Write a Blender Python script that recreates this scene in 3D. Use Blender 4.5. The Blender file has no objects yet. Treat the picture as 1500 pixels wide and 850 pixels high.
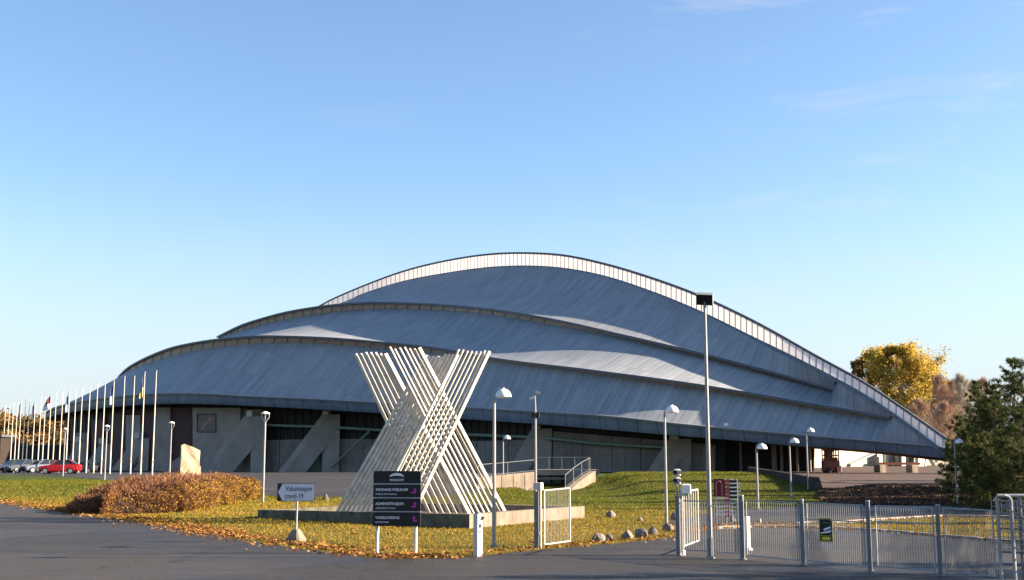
import bpy, bmesh, math, random
import numpy as np
from mathutils import Vector, Matrix
from mathutils.geometry import delaunay_2d_cdt, tessellate_polygon
random.seed(7); RNG = np.random.default_rng(11)
R = math.radians; PI = math.pi
S = bpy.context.scene
COL = S.collection

# ------------------------------------------------------------------ camera maths
F = 1708.0; CH = 2.4; PITCH = math.atan(243.0/F)
def ray(px, py):
    x = (px-750)/F; y = (425-py)/F
    dy = math.cos(PITCH)-y*math.sin(PITCH); dz = math.sin(PITCH)+y*math.cos(PITCH)
    return x/dy, dz/dy
def P(px, py, D):
    a, b = ray(px, py)
    return Vector((a*D, D, CH+b*D))
def topx(v):
    c, s = math.cos(PITCH), math.sin(PITCH)
    z = v[2]-CH
    f = v[1]*c+z*s; u = -v[1]*s+z*c
    return 750+F*v[0]/f, 425-F*u/f
def sm(a, b, x):
    t = min(1, max(0, (x-a)/(b-a))); return t*t*(3-2*t)
def H(x, y):
    """terrain height"""
    if y < 20: return 0.0
    left = 0.55*sm(60, 115, y)*(1-0.85*sm(128, 165, y))
    mound = 1.08*sm(57, 90, y)
    right = 0.6*sm(59, 69, y)
    a = sm(6.0, 9.0, x); b = sm(19.0, 21.5, x)
    mid = mound*(1-sm(97, 110, y)) + 0.5*sm(97, 110, y)
    h = left*(1-a)+mid*a
    h = h*(1-b)+right*b
    # dip in front of the underpass
    d = sm(0.2, 1.2, x)*(1-sm(5.0, 6.2, x))*sm(66, 74, y)*(1-sm(92, 96, y))
    h = h*(1-d) - 0.05*d
    # low swell of the left hand lawn
    h += 0.32*math.exp(-((x+32)/9)**2-((y-78)/14)**2)
    return h
def G(px, py, lift=0.0):
    a, b = ray(px, py); D = 8.0
    while D < 700:
        if CH+b*D <= H(a*D, D): break
        D += 0.25 if D < 60 else 0.5
    lo, hi = D-0.5, D
    for _ in range(14):
        m = (lo+hi)/2
        if CH+b*m <= H(a*m, m): hi = m
        else: lo = m
    return Vector((a*hi, hi, H(a*hi, hi)+lift))
def gx(px, D, lift=0.0):
    """ground point on the bearing of a column at distance D"""
    a, _ = ray(px, 690); return Vector((a*D, D, H(a*D, D)+lift))

# ------------------------------------------------------------------ materials
def lerp(a, b, t): return a+(b-a)*t
class NT:
    def __init__(s, name):
        s.m = bpy.data.materials.new(name); s.m.use_nodes = True
        s.t = s.m.node_tree; s.n = s.t.nodes; s.l = s.t.links
        s.bsdf = s.n['Principled BSDF']
        s.bsdf.inputs['Specular IOR Level'].default_value = 0.3
    def new(s, t, **kw):
        n = s.n.new(t)
        for k, v in kw.items(): setattr(n, k, v)
        return n
    def link(s, a, b): s.l.new(a, b)
    def noise(s, scale, detail=4, rough=0.55, vec=None, dist=0.0):
        n = s.new('ShaderNodeTexNoise'); n.inputs['Scale'].default_value = scale
        n.inputs['Detail'].default_value = detail; n.inputs['Roughness'].default_value = rough
        n.inputs['Distortion'].default_value = dist
        if vec is not None: s.link(vec, n.inputs['Vector'])
        return n.outputs['Fac']
    def pos(s, scale=None, rot=None):
        g = s.new('ShaderNodeNewGeometry')
        if scale is None and rot is None: return g.outputs['Position']
        m = s.new('ShaderNodeMapping'); s.link(g.outputs['Position'], m.inputs['Vector'])
        if scale: m.inputs['Scale'].default_value = scale
        if rot: m.inputs['Rotation'].default_value = rot
        return m.outputs['Vector']
    def ramp(s, fac, stops):
        r = s.new('ShaderNodeValToRGB'); e = r.color_ramp.elements
        while len(e) > 1: e.remove(e[-1])
        e[0].position = stops[0][0]; e[0].color = (*stops[0][1], 1)
        for p, c in stops[1:]:
            x = e.new(p); x.color = (*c, 1)
        s.link(fac, r.inputs['Fac']); return r.outputs['Color']
    def mix(s, fac, a, b, mode='MIX'):
        m = s.new('ShaderNodeMix', data_type='RGBA', blend_type=mode)
        for v, i in ((fac, 0), (a, 6), (b, 7)):
            if isinstance(v, (int, float)): m.inputs[i].default_value = v
            elif isinstance(v, tuple): m.inputs[i].default_value = (*v, 1)
            else: s.link(v, m.inputs[i])
        return m.outputs[2]
    def math(s, op, a, b=None, c=None):
        m = s.new('ShaderNodeMath', operation=op)
        for v, i in ((a, 0), (b, 1), (c, 2)):
            if v is None: continue
            if isinstance(v, (int, float)): m.inputs[i].default_value = v
            else: s.link(v, m.inputs[i])
        return m.outputs[0]
    def bump(s, h, strength=0.3, dist=0.02):
        b = s.new('ShaderNodeBump'); b.inputs['Strength'].default_value = strength
        b.inputs['Distance'].default_value = dist
        s.link(h, b.inputs['Height']); s.link(b.outputs['Normal'], s.bsdf.inputs['Normal'])
    def set(s, col=None, rough=None, metal=None):
        if col is not None:
            if isinstance(col, tuple): s.bsdf.inputs['Base Color'].default_value = (*col, 1)
            else: s.link(col, s.bsdf.inputs['Base Color'])
        if rough is not None:
            if isinstance(rough, (int, float)): s.bsdf.inputs['Roughness'].default_value = rough
            else: s.link(rough, s.bsdf.inputs['Roughness'])
        if metal is not None: s.bsdf.inputs['Metallic'].default_value = metal
        return s.m

def simple(name, col, rough=0.6, metal=0.0, var=0.12, scale=6.0, bump=0.0):
    t = NT(name)
    f = t.noise(scale, 5, 0.6, t.pos())
    lo = tuple(c*(1-var) for c in col); hi = tuple(min(1, c*(1+var)) for c in col)
    t.set(t.ramp(f, [(0.3, lo), (0.7, hi)]), rough, metal)
    if bump: t.bump(f, bump, 0.02)
    return t.m
def leafy(name, stops, rough=0.6, trans=0.25, pos_mix=None):
    """per-leaf colour from a ramp"""
    t = NT(name)
    g = t.new('ShaderNodeNewGeometry')
    fac = g.outputs['Random Per Island']
    if pos_mix:
        n = t.noise(pos_mix, 2, 0.5, g.outputs['Position'])
        n2 = t.math('MULTIPLY_ADD', n, 1.6, -0.3)
        fac = t.math('ADD', t.math('MULTIPLY', fac, 0.5), t.math('MULTIPLY', n2, 0.5))
    col = t.ramp(fac, stops)
    t.set(col, rough); t.bsdf.inputs['Specular IOR Level'].default_value = 0.08
    if trans:
        tr = t.new('ShaderNodeBsdfTranslucent'); t.link(col, tr.inputs['Color'])
        mx = t.new('ShaderNodeMixShader'); mx.inputs[0].default_value = trans
        t.link(t.bsdf.outputs[0], mx.inputs[1]); t.link(tr.outputs[0], mx.inputs[2])
        t.link(mx.outputs[0], t.n['Material Output'].inputs['Surface'])
    return t.m

M = {}
def build_materials():
    # grass, leaf strewn
    t = NT('lawn')
    p = t.pos()
    big = t.noise(0.22, 4, 0.6, p); med = t.noise(1.4, 4, 0.65, p); fine = t.noise(26, 3, 0.7, p)
    c = t.ramp(med, [(0.3, (0.062, 0.078, 0.012)), (0.55, (0.105, 0.105, 0.018)), (0.75, (0.16, 0.12, 0.028))])
    dry = t.ramp(fine, [(0.35, (0.10, 0.085, 0.02)), (0.6, (0.24, 0.15, 0.035))])
    c = t.mix(t.ramp(big, [(0.42, (0, 0, 0)), (0.68, (0.75, 0.75, 0.75))]), c, dry)
    c = t.mix(t.ramp(fine, [(0.3, (0.45, 0.45, 0.45)), (0.7, (0.0, 0.0, 0.0))]), c, (0.03, 0.035, 0.008))
    sp = t.new('ShaderNodeSeparateXYZ'); t.link(p, sp.inputs[0])
    gy = t.math('ADD', sp.outputs['Y'], t.math('MULTIPLY', big, 14.0)); mr = t.new('ShaderNodeMapRange'); t.link(gy, mr.inputs[0]); mr.inputs[1].default_value = 46; mr.inputs[2].default_value = 66
    c = t.mix(t.math('MULTIPLY', mr.outputs[0], 0.85), c, t.ramp(med, [(0.3, (0.03, 0.052, 0.008)), (0.7, (0.07, 0.09, 0.014))]))
    t.set(c, 0.85); t.bsdf.inputs['Specular IOR Level'].default_value = 0.1
    t.bump(t.noise(14, 5, 0.75, p), 1.0, 0.12); M['lawn'] = t.m
    # asphalt
    t = NT('asphalt')
    p = t.pos()
    patch = t.noise(0.18, 3, 0.5, t.pos((1, 2.2, 1)), 0.8); grain = t.noise(60, 3, 0.7, p); stain = t.noise(1.3, 5, 0.6, t.pos((0.5, 2.0, 1)))
    c = t.ramp(patch, [(0.36, (0.018, 0.019, 0.022)), (0.48, (0.036, 0.032, 0.030)), (0.51, (0.023, 0.023, 0.025)), (0.68, (0.050, 0.043, 0.038))])
    c = t.mix(t.ramp(stain, [(0.42, (0.0, 0.0, 0.0)), (0.7, (0.6, 0.6, 0.6))]), c, (0.024, 0.023, 0.024))
    c = t.mix(0.45, c, t.ramp(grain, [(0.3, (0.008, 0.008, 0.008)), (0.7, (0.08, 0.075, 0.07))]))
    pv = t.new('ShaderNodeTexVoronoi', feature='F1', distance='CHEBYCHEV'); pv.inputs['Scale'].default_value = 0.085; t.link(t.pos((1, 1.6, 0), (0, 0, 0.35)), pv.inputs['Vector'])
    ps = t.new('ShaderNodeSeparateXYZ'); t.link(pv.outputs['Color'], ps.inputs[0])
    c = t.mix(t.ramp(ps.outputs['X'], [(0.42, (0.0, 0.0, 0.0)), (0.46, (0.55, 0.55, 0.55)), (0.70, (0.55, 0.55, 0.55)), (0.74, (0.2, 0.2, 0.2))]), c, (0.062, 0.054, 0.048))
    wet = t.noise(0.35, 4, 0.6, t.pos((0.35, 1.5, 1), (0, 0, -0.2)))
    v = t.new('ShaderNodeTexVoronoi', feature='DISTANCE_TO_EDGE'); v.inputs['Scale'].default_value = 0.16
    wob = t.new('ShaderNodeTexNoise'); wob.inputs['Scale'].default_value = 0.8; wob.inputs['Detail'].default_value = 5
    t.link(p, wob.inputs['Vector'])
    va = t.new('ShaderNodeVectorMath', operation='MULTIPLY_ADD'); t.link(wob.outputs['Color'], va.inputs[0])
    va.inputs[1].default_value = (2.2, 2.2, 0); t.link(p, va.inputs[2]); t.link(va.outputs[0], v.inputs['Vector'])
    crack = t.ramp(v.outputs['Distance'], [(0.0, (1, 1, 1)), (0.006, (0, 0, 0))])
    c = t.mix(t.math('MULTIPLY', crack, 0.75), c, (0.012, 0.012, 0.013))
    rg = t.ramp(stain, [(0.35, (0.50, 0.50, 0.50)), (0.65, (0.8, 0.8, 0.8))])
    damp = t.ramp(wet, [(0.50, (0, 0, 0)), (0.66, (1, 1, 1))])
    c = t.mix(t.math('MULTIPLY', damp, 0.45), c, (0.018, 0.018, 0.02))
    rg = t.mix(damp, rg, (0.42, 0.42, 0.42))
    t.set(c, rg); t.bsdf.inputs['Specular IOR Level'].default_value = 0.22
    t.bump(grain, 0.8, 0.02); M['asphalt'] = t.m
    # gravel / court
    t = NT('court'); p = t.pos()
    c = t.ramp(t.noise(0.4, 5, 0.6, t.pos((0.4, 1.5, 1))), [(0.35, (0.045, 0.026, 0.017)), (0.65, (0.085, 0.052, 0.036))])
    t.set(c, 0.8); t.bump(t.noise(30, 3, 0.7, p), 0.4, 0.02); M['court'] = t.m
    M['kerb'] = simple('kerb_stone', (0.30, 0.27, 0.23), 0.8, 0, 0.2, 8, 0.3)
    # roof: seamed grey sheets, seams run down the slope
    t = NT('roof_sheet')
    g = t.new('ShaderNodeNewGeometry')
    sep = t.new('ShaderNodeSeparateXYZ'); t.link(g.outputs['Position'], sep.inputs[0])
    u = t.math('ADD', t.math('MULTIPLY', sep.outputs['X'], 0.785), t.math('MULTIPLY', sep.outputs['Y'], -0.62))
    fr = t.math('FRACT', t.math('MULTIPLY', u, 1.35))
    seam = t.math('LESS_THAN', fr, 0.10)
    w = t.math('ADD', t.math('MULTIPLY', sep.outputs['X'], 0.62), t.math('MULTIPLY', sep.outputs['Y'], 0.785))
    fr2 = t.math('FRACT', t.math('MULTIPLY', w, 0.31)); lap = t.math('LESS_THAN', fr2, 0.05)
    cell = t.new('ShaderNodeCombineXYZ'); t.link(t.math('FLOOR', t.math('MULTIPLY', u, 1.35)), cell.inputs[0]); t.link(t.math('FLOOR', t.math('MULTIPLY', w, 0.31)), cell.inputs[1])
    wn = t.new('ShaderNodeTexWhiteNoise'); t.link(cell.outputs[0], wn.inputs['Vector'])
    str_v = t.new('ShaderNodeCombineXYZ'); t.link(t.math('MULTIPLY', u, 1.1), str_v.inputs[0]); t.link(t.math('MULTIPLY', w, 0.16), str_v.inputs[1])
    streak = t.noise(1.0, 5, 0.65, str_v.outputs[0])
    blot = t.noise(0.09, 4, 0.6, g.outputs['Position'])
    c = t.ramp(streak, [(0.28, (0.19, 0.218, 0.25)), (0.5, (0.25, 0.277, 0.308)), (0.72, (0.31, 0.332, 0.356))])
    c = t.mix(t.math('MULTIPLY', wn.outputs['Value'], 0.40), c, (0.135, 0.15, 0.17))
    c = t.mix(t.ramp(blot, [(0.4, (0, 0, 0)), (0.7, (0.45, 0.45, 0.45))]), c, (0.29, 0.30, 0.31))
    c = t.mix(t.math('MULTIPLY', t.math('MULTIPLY', seam, t.math('MULTIPLY_ADD', wn.outputs['Value'], 0.7, 0.2)), 0.75), c, (0.06, 0.07, 0.085))
    c = t.mix(t.math('MULTIPLY', lap, 0.14), c, (0.12, 0.13, 0.15))
    t.set(c, 0.62); t.bsdf.inputs['Specular IOR Level'].default_value = 0.25
    t.bump(t.math('ADD', seam, streak), 0.25, 0.06); M['roof'] = t.m
    t = NT('fascia_metal'); g = t.new('ShaderNodeNewGeometry'); sep = t.new('ShaderNodeSeparateXYZ'); t.link(g.outputs['Position'], sep.inputs[0])
    u = t.math('ADD', t.math('MULTIPLY', sep.outputs['X'], 0.866), t.math('MULTIPLY', sep.outputs['Y'], -0.5))
    fr = t.math('LESS_THAN', t.math('FRACT', t.math('MULTIPLY', u, 0.45)), 0.07)
    c = t.ramp(t.noise(0.8, 5, 0.65, t.pos((1, 1, 0.3))), [(0.3, (0.085, 0.115, 0.155)), (0.7, (0.135, 0.175, 0.225))])
    c = t.mix(t.math('MULTIPLY', fr, 0.6), c, (0.04, 0.05, 0.065)); t.set(c, 0.45); M['fascia'] = t.m
    M['lip'] = simple('roof_edge_metal', (0.085, 0.095, 0.115), 0.5, 0.0, 0.2, 1.0)
    M['clere'] = simple('clerestory_cladding', (0.34, 0.26, 0.21), 0.55, 0.0, 0.25, 2.0)
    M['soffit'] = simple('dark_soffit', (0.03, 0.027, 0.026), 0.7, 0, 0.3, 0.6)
    # ridge skylight band: pale sheets with ribs
    t = NT('ridge_panel'); c = t.ramp(t.noise(0.6, 4, 0.6, t.pos()), [(0.3, (0.74, 0.69, 0.66)), (0.7, (0.84, 0.80, 0.77))]); t.set(c, 0.35)
    tr = t.new('ShaderNodeBsdfTranslucent'); t.link(c, tr.inputs['Color']); mxs = t.new('ShaderNodeMixShader'); mxs.inputs[0].default_value = 0.30
    t.link(t.bsdf.outputs[0], mxs.inputs[1]); t.link(tr.outputs[0], mxs.inputs[2]); t.link(mxs.outputs[0], t.n['Material Output'].inputs['Surface']); M['ridge'] = t.m
    M['rib'] = simple('ridge_rib', (0.34, 0.31, 0.30), 0.5, 0.0, 0.1, 2)
    # concrete
    t = NT('board_concrete'); p = t.pos()
    a = t.noise(0.35, 6, 0.65, p); b = t.noise(2.0, 5, 0.7, t.pos((1.2, 1.2, 0.15)))
    c = t.ramp(a, [(0.3, (0.165, 0.145, 0.13)), (0.7, (0.25, 0.225, 0.20))])
    c = t.mix(t.ramp(b, [(0.45, (0, 0, 0)), (0.75, (0.7, 0.7, 0.7))]), c, (0.085, 0.075, 0.066))
    gm = t.new('ShaderNodeSeparateXYZ'); t.link(p, gm.inputs[0])
    zl = t.math('LESS_THAN', t.math('FRACT', t.math('MULTIPLY', gm.outputs['Z'], 0.8)), 0.04)
    c = t.mix(t.math('MULTIPLY', zl, 0.4), c, (0.07, 0.063, 0.056))
    t.set(c, 0.85); t.bump(a, 0.3, 0.05); M['concrete'] = t.m
    M['strut'] = simple('pale_strut_concrete', (0.27, 0.24, 0.21), 0.85, 0, 0.2, 0.35, 0.3)
    M['darkened'] = simple('shade_darkened_concrete', (0.10, 0.092, 0.065), 0.9, 0, 0.5, 2.5, 0.4)  # for wall sides turned from the sun: shade painted in as darker colour
    t = NT('stained_concrete'); p = t.pos()
    a = t.noise(1.2, 6, 0.65, p); b = t.noise(5.0, 5, 0.7, t.pos((1.0, 1.0, 0.12)))
    c = t.ramp(a, [(0.3, (0.13, 0.107, 0.083)), (0.7, (0.22, 0.185, 0.145))])
    c = t.mix(t.ramp(b, [(0.45, (0, 0, 0)), (0.7, (0.75, 0.75, 0.75))]), c, (0.09, 0.062, 0.042))
    t.set(c, 0.85); t.bump(a, 0.35, 0.03); M['stained'] = t.m
    M['pale_wall'] = simple('pale_render', (0.40, 0.36, 0.285), 0.8, 0, 0.16, 0.8, 0.1)
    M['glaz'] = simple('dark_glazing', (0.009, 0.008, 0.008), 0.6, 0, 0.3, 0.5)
    M['mullion'] = simple('dark_mullion', (0.035, 0.03, 0.028), 0.6)
    M['grille'] = simple('oxblood_grille', (0.05, 0.018, 0.018), 0.6, 0, 0.3, 1.2)
    M['grille_line'] = simple('grille_bars', (0.38, 0.33, 0.32), 0.6)
    M['green'] = simple('green_steel', (0.17, 0.235, 0.185), 0.5)
    M['greendoor'] = simple('green_door', (0.09, 0.15, 0.10), 0.6)
    M['black'] = simple('black_metal', (0.012, 0.012, 0.013), 0.45)
    M['blackpanel'] = simple('black_sign_panel', (0.010, 0.010, 0.013), 0.4)
    M['white'] = simple('white_paint', (0.74, 0.73, 0.71), 0.45, 0, 0.08, 5)
    M['offwhite'] = simple('grimy_white_paint', (0.48, 0.46, 0.43), 0.5, 0, 0.18, 9)
    M['galv'] = simple('galvanised_steel', (0.30, 0.31, 0.32), 0.5, 0.2, 0.15, 12)
    M['galvdark'] = simple('dull_steel', (0.15, 0.16, 0.175), 0.55, 0.15, 0.15, 12)
    M['pole'] = simple('lamp_pole_steel', (0.25, 0.25, 0.255), 0.5, 0.2, 0.15, 6)
    M['polewhite'] = simple('flagpole_white', (0.56, 0.52, 0.46), 0.4, 0, 0.1, 2)
    M['signgrey'] = simple('sign_white_face', (0.62, 0.63, 0.66), 0.4, 0, 0.05, 4)
    M['signtext'] = simple('sign_white_print', (0.72, 0.72, 0.74), 0.5, 0, 0.03)
    M['magenta'] = simple('magenta_print', (0.55, 0.04, 0.30), 0.5, 0, 0.05)
    M['yellow'] = simple('yellow_print', (0.62, 0.52, 0.03), 0.5, 0, 0.05)
    M['darkred'] = simple('dark_red_panel', (0.10, 0.012, 0.018), 0.5)
    M['red'] = simple('red_print', (0.42, 0.05, 0.07), 0.5)
    M['palered'] = simple('pale_red_print', (0.42, 0.12, 0.13), 0.5)
    t = NT('weathered_white_timber'); p = t.pos()
    a = t.noise(3.0, 6, 0.65, p); b = t.noise(9, 4, 0.7, p)
    c = t.ramp(a, [(0.25, (0.33, 0.28, 0.22)), (0.5, (0.54, 0.49, 0.415)), (0.75, (0.64, 0.595, 0.52))])
    c = t.mix(t.ramp(b, [(0.55, (0, 0, 0)), (0.78, (0.6, 0.6, 0.6))]), c, (0.20, 0.155, 0.115))
    t.set(c, 0.7); t.bump(b, 0.2, 0.01); M['timber'] = t.m
    t = NT('granite'); p = t.pos()
    a = t.noise(3.5, 6, 0.7, p); b = t.noise(18, 4, 0.7, p)
    c = t.mix(0.45, t.ramp(a, [(0.3, (0.07, 0.06, 0.053)), (0.7, (0.20, 0.172, 0.148))]), t.ramp(b, [(0.35, (0.06, 0.052, 0.048)), (0.65, (0.28, 0.25, 0.225))]))
    t.set(c, 0.85); t.bump(a, 0.6, 0.04); M['granite'] = t.m
    t = NT('sandy_stone'); p = t.pos()
    a = t.noise(2.5, 6, 0.7, p); b = t.noise(11, 4, 0.7, p)
    c = t.mix(0.4, t.ramp(a, [(0.3, (0.38, 0.29, 0.18)), (0.7, (0.56, 0.45, 0.30))]), t.ramp(b, [(0.35, (0.30, 0.23, 0.15)), (0.65, (0.58, 0.48, 0.34))]))
    t.set(c, 0.85); t.bump(b, 0.5, 0.03); M['sandstone'] = t.m
    M['bark'] = simple('bark', (0.10, 0.075, 0.055), 0.9, 0, 0.35, 6, 0.5)
    M['birchbark'] = simple('pale_bark', (0.34, 0.28, 0.22), 0.85, 0, 0.35, 4, 0.3)
    M['yellowleaf'] = leafy('yellow_leaves', [(0.12, (0.19, 0.16, 0.05)), (0.4, (0.40, 0.285, 0.06)), (0.75, (0.55, 0.40, 0.07)), (0.95, (0.57, 0.39, 0.09))], 0.6, 0.5, 0.16)
    M['goldleaf'] = leafy('gold_leaves', [(0.1, (0.12, 0.075, 0.03)), (0.5, (0.20, 0.125, 0.045)), (0.9, (0.27, 0.18, 0.06))], 0.5, 0.3, 0.2)
    M['orangeleaf'] = leafy('orange_leaves', [(0.1, (0.16, 0.08, 0.03)), (0.5, (0.27, 0.135, 0.045)), (0.9, (0.34, 0.19, 0.07))], 0.5, 0.3)
    M['redtwig'] = leafy('russet_twigs', [(0.1, (0.26, 0.16, 0.11)), (0.5, (0.38, 0.25, 0.175)), (0.9, (0.47, 0.33, 0.24))], 0.7, 0.0)
    M['paletwig'] = leafy('pale_twigs', [(0.1, (0.30, 0.25, 0.2)), (0.9, (0.5, 0.44, 0.36))], 0.7, 0.0)
    M['needle'] = leafy('pine_needles', [(0.05, (0.03, 0.045, 0.015)), (0.5, (0.065, 0.08, 0.022)), (0.95, (0.15, 0.14, 0.04))], 0.6, 0.15, 0.9)
    M['needlelight'] = leafy('young_pine_needles', [(0.05, (0.05, 0.07, 0.025)), (0.5, (0.10, 0.115, 0.04)), (0.95, (0.17, 0.165, 0.06))], 0.6, 0.15)
    M['hedgeleaf'] = leafy('hedge_yellow_leaves', [(0.05, (0.08, 0.07, 0.016)), (0.35, (0.23, 0.145, 0.025)), (0.7, (0.40, 0.235, 0.032)), (0.95, (0.46, 0.29, 0.055))], 0.6, 0.25, 0.5)
    M['hedgetwig'] = leafy('hedge_russet_twigs', [(0.05, (0.08, 0.04, 0.026)), (0.4, (0.17, 0.08, 0.048)), (0.75, (0.25, 0.125, 0.07)), (0.95, (0.31, 0.18, 0.10))], 0.7, 0.15, 0.45)
    M['grassblade'] = leafy('grass_blades', [(0.1, (0.13, 0.12, 0.012)), (0.4, (0.26, 0.19, 0.024)), (0.7, (0.38, 0.23, 0.04)), (0.95, (0.43, 0.25, 0.055))], 0.6, 0.3, 0.35)
    M['grassgreen'] = leafy('green_grass_blades', [(0.1, (0.06, 0.082, 0.009)), (0.5, (0.115, 0.122, 0.015)), (0.95, (0.20, 0.16, 0.03))], 0.6, 0.3, 0.35)
    M['fallen'] = leafy('fallen_leaves', [(0.05, (0.09, 0.036, 0.015)), (0.4, (0.19, 0.08, 0.025)), (0.75, (0.27, 0.13, 0.04)), (0.95, (0.32, 0.20, 0.06))], 0.7, 0.15)
    M['heather'] = leafy('brown_shrubs', [(0.05, (0.03, 0.02, 0.016)), (0.5, (0.07, 0.043, 0.032)), (0.95, (0.17, 0.115, 0.08))], 0.8, 0.1)
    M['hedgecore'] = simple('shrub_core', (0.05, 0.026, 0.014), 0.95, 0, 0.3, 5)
    M['glass'] = simple('car_glass', (0.02, 0.025, 0.03), 0.08, 0, 0.1)
    M['tyre'] = simple('tyre_rubber', (0.015, 0.015, 0.015), 0.8)
    M['alloy'] = simple('wheel_alloy', (0.4, 0.4, 0.42), 0.35, 0.6)
    M['carred'] = simple('red_car_paint', (0.38, 0.010, 0.016), 0.25)
    M['cargrey'] = simple('grey_car_paint', (0.07, 0.08, 0.095), 0.25)
    M['carsilver'] = simple('silver_car_paint', (0.16, 0.19, 0.24), 0.25, 0.1)
    M['cardark'] = simple('dark_car_paint', (0.03, 0.035, 0.045), 0.2)
    M['lampglass'] = simple('lamp_glass', (0.75, 0.75, 0.72), 0.2)
    M['brownwall'] = simple('dark_brown_cladding', (0.025, 0.018, 0.015), 0.8, 0, 0.3, 0.7)
    M['rust'] = simple('rust_red_steel', (0.20, 0.06, 0.035), 0.6, 0, 0.3, 3)
    M['brickred'] = simple('barrier_red', (0.42, 0.16, 0.10), 0.6)
    M['navy'] = simple('navy_cloth', (0.03, 0.035, 0.10), 0.8)
    M['whitecloth'] = simple('white_cloth', (0.75, 0.74, 0.74), 0.8)
    M['redcloth'] = simple('red_cloth', (0.13, 0.03, 0.06), 0.8)
    M['yellowcloth'] = simple('yellow_cloth', (0.45, 0.38, 0.18), 0.8)
build_materials()

# ------------------------------------------------------------------ objects
def tag(o, label=None, cat=None, group=None, kind=None):
    if label: o['label'] = label
    if cat: o['category'] = cat
    if group: o['group'] = group
    if kind: o['kind'] = kind
    return o
def empty(name, loc, label, cat, rz=0.0, group=None):
    o = bpy.data.objects.new(name, None); COL.objects.link(o)
    o.empty_display_size = 0.3; o.location = loc; o.rotation_euler = (0, 0, rz)
    return tag(o, label, cat, group)
def copy_tree(o, parent=None):
    c = o.copy(); COL.objects.link(c); c.parent = parent
    for ch in list(o.children): copy_tree(ch, c)
    return c
def mesh_np(name, verts, faces, mat, parent=None, smooth=False):
    """verts (n,3) array, faces (m,k) array with constant k"""
    verts = np.asarray(verts, dtype=np.float32); faces = np.asarray(faces, dtype=np.int32)
    me = bpy.data.meshes.new(name); k = faces.shape[1]; m = faces.shape[0]
    me.vertices.add(len(verts)); me.vertices.foreach_set('co', verts.ravel())
    me.loops.add(m*k); me.loops.foreach_set('vertex_index', faces.ravel())
    me.polygons.add(m); me.polygons.foreach_set('loop_start', np.arange(0, m*k, k, dtype=np.int32))
    me.polygons.foreach_set('loop_total', np.full(m, k, dtype=np.int32))
    me.update(calc_edges=True); me.validate()
    me.materials.append(mat)
    if smooth: me.polygons.foreach_set('use_smooth', np.ones(m, dtype=bool))
    o = bpy.data.objects.new(name, me); COL.objects.link(o)
    if parent: o.parent = parent
    return o
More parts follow.
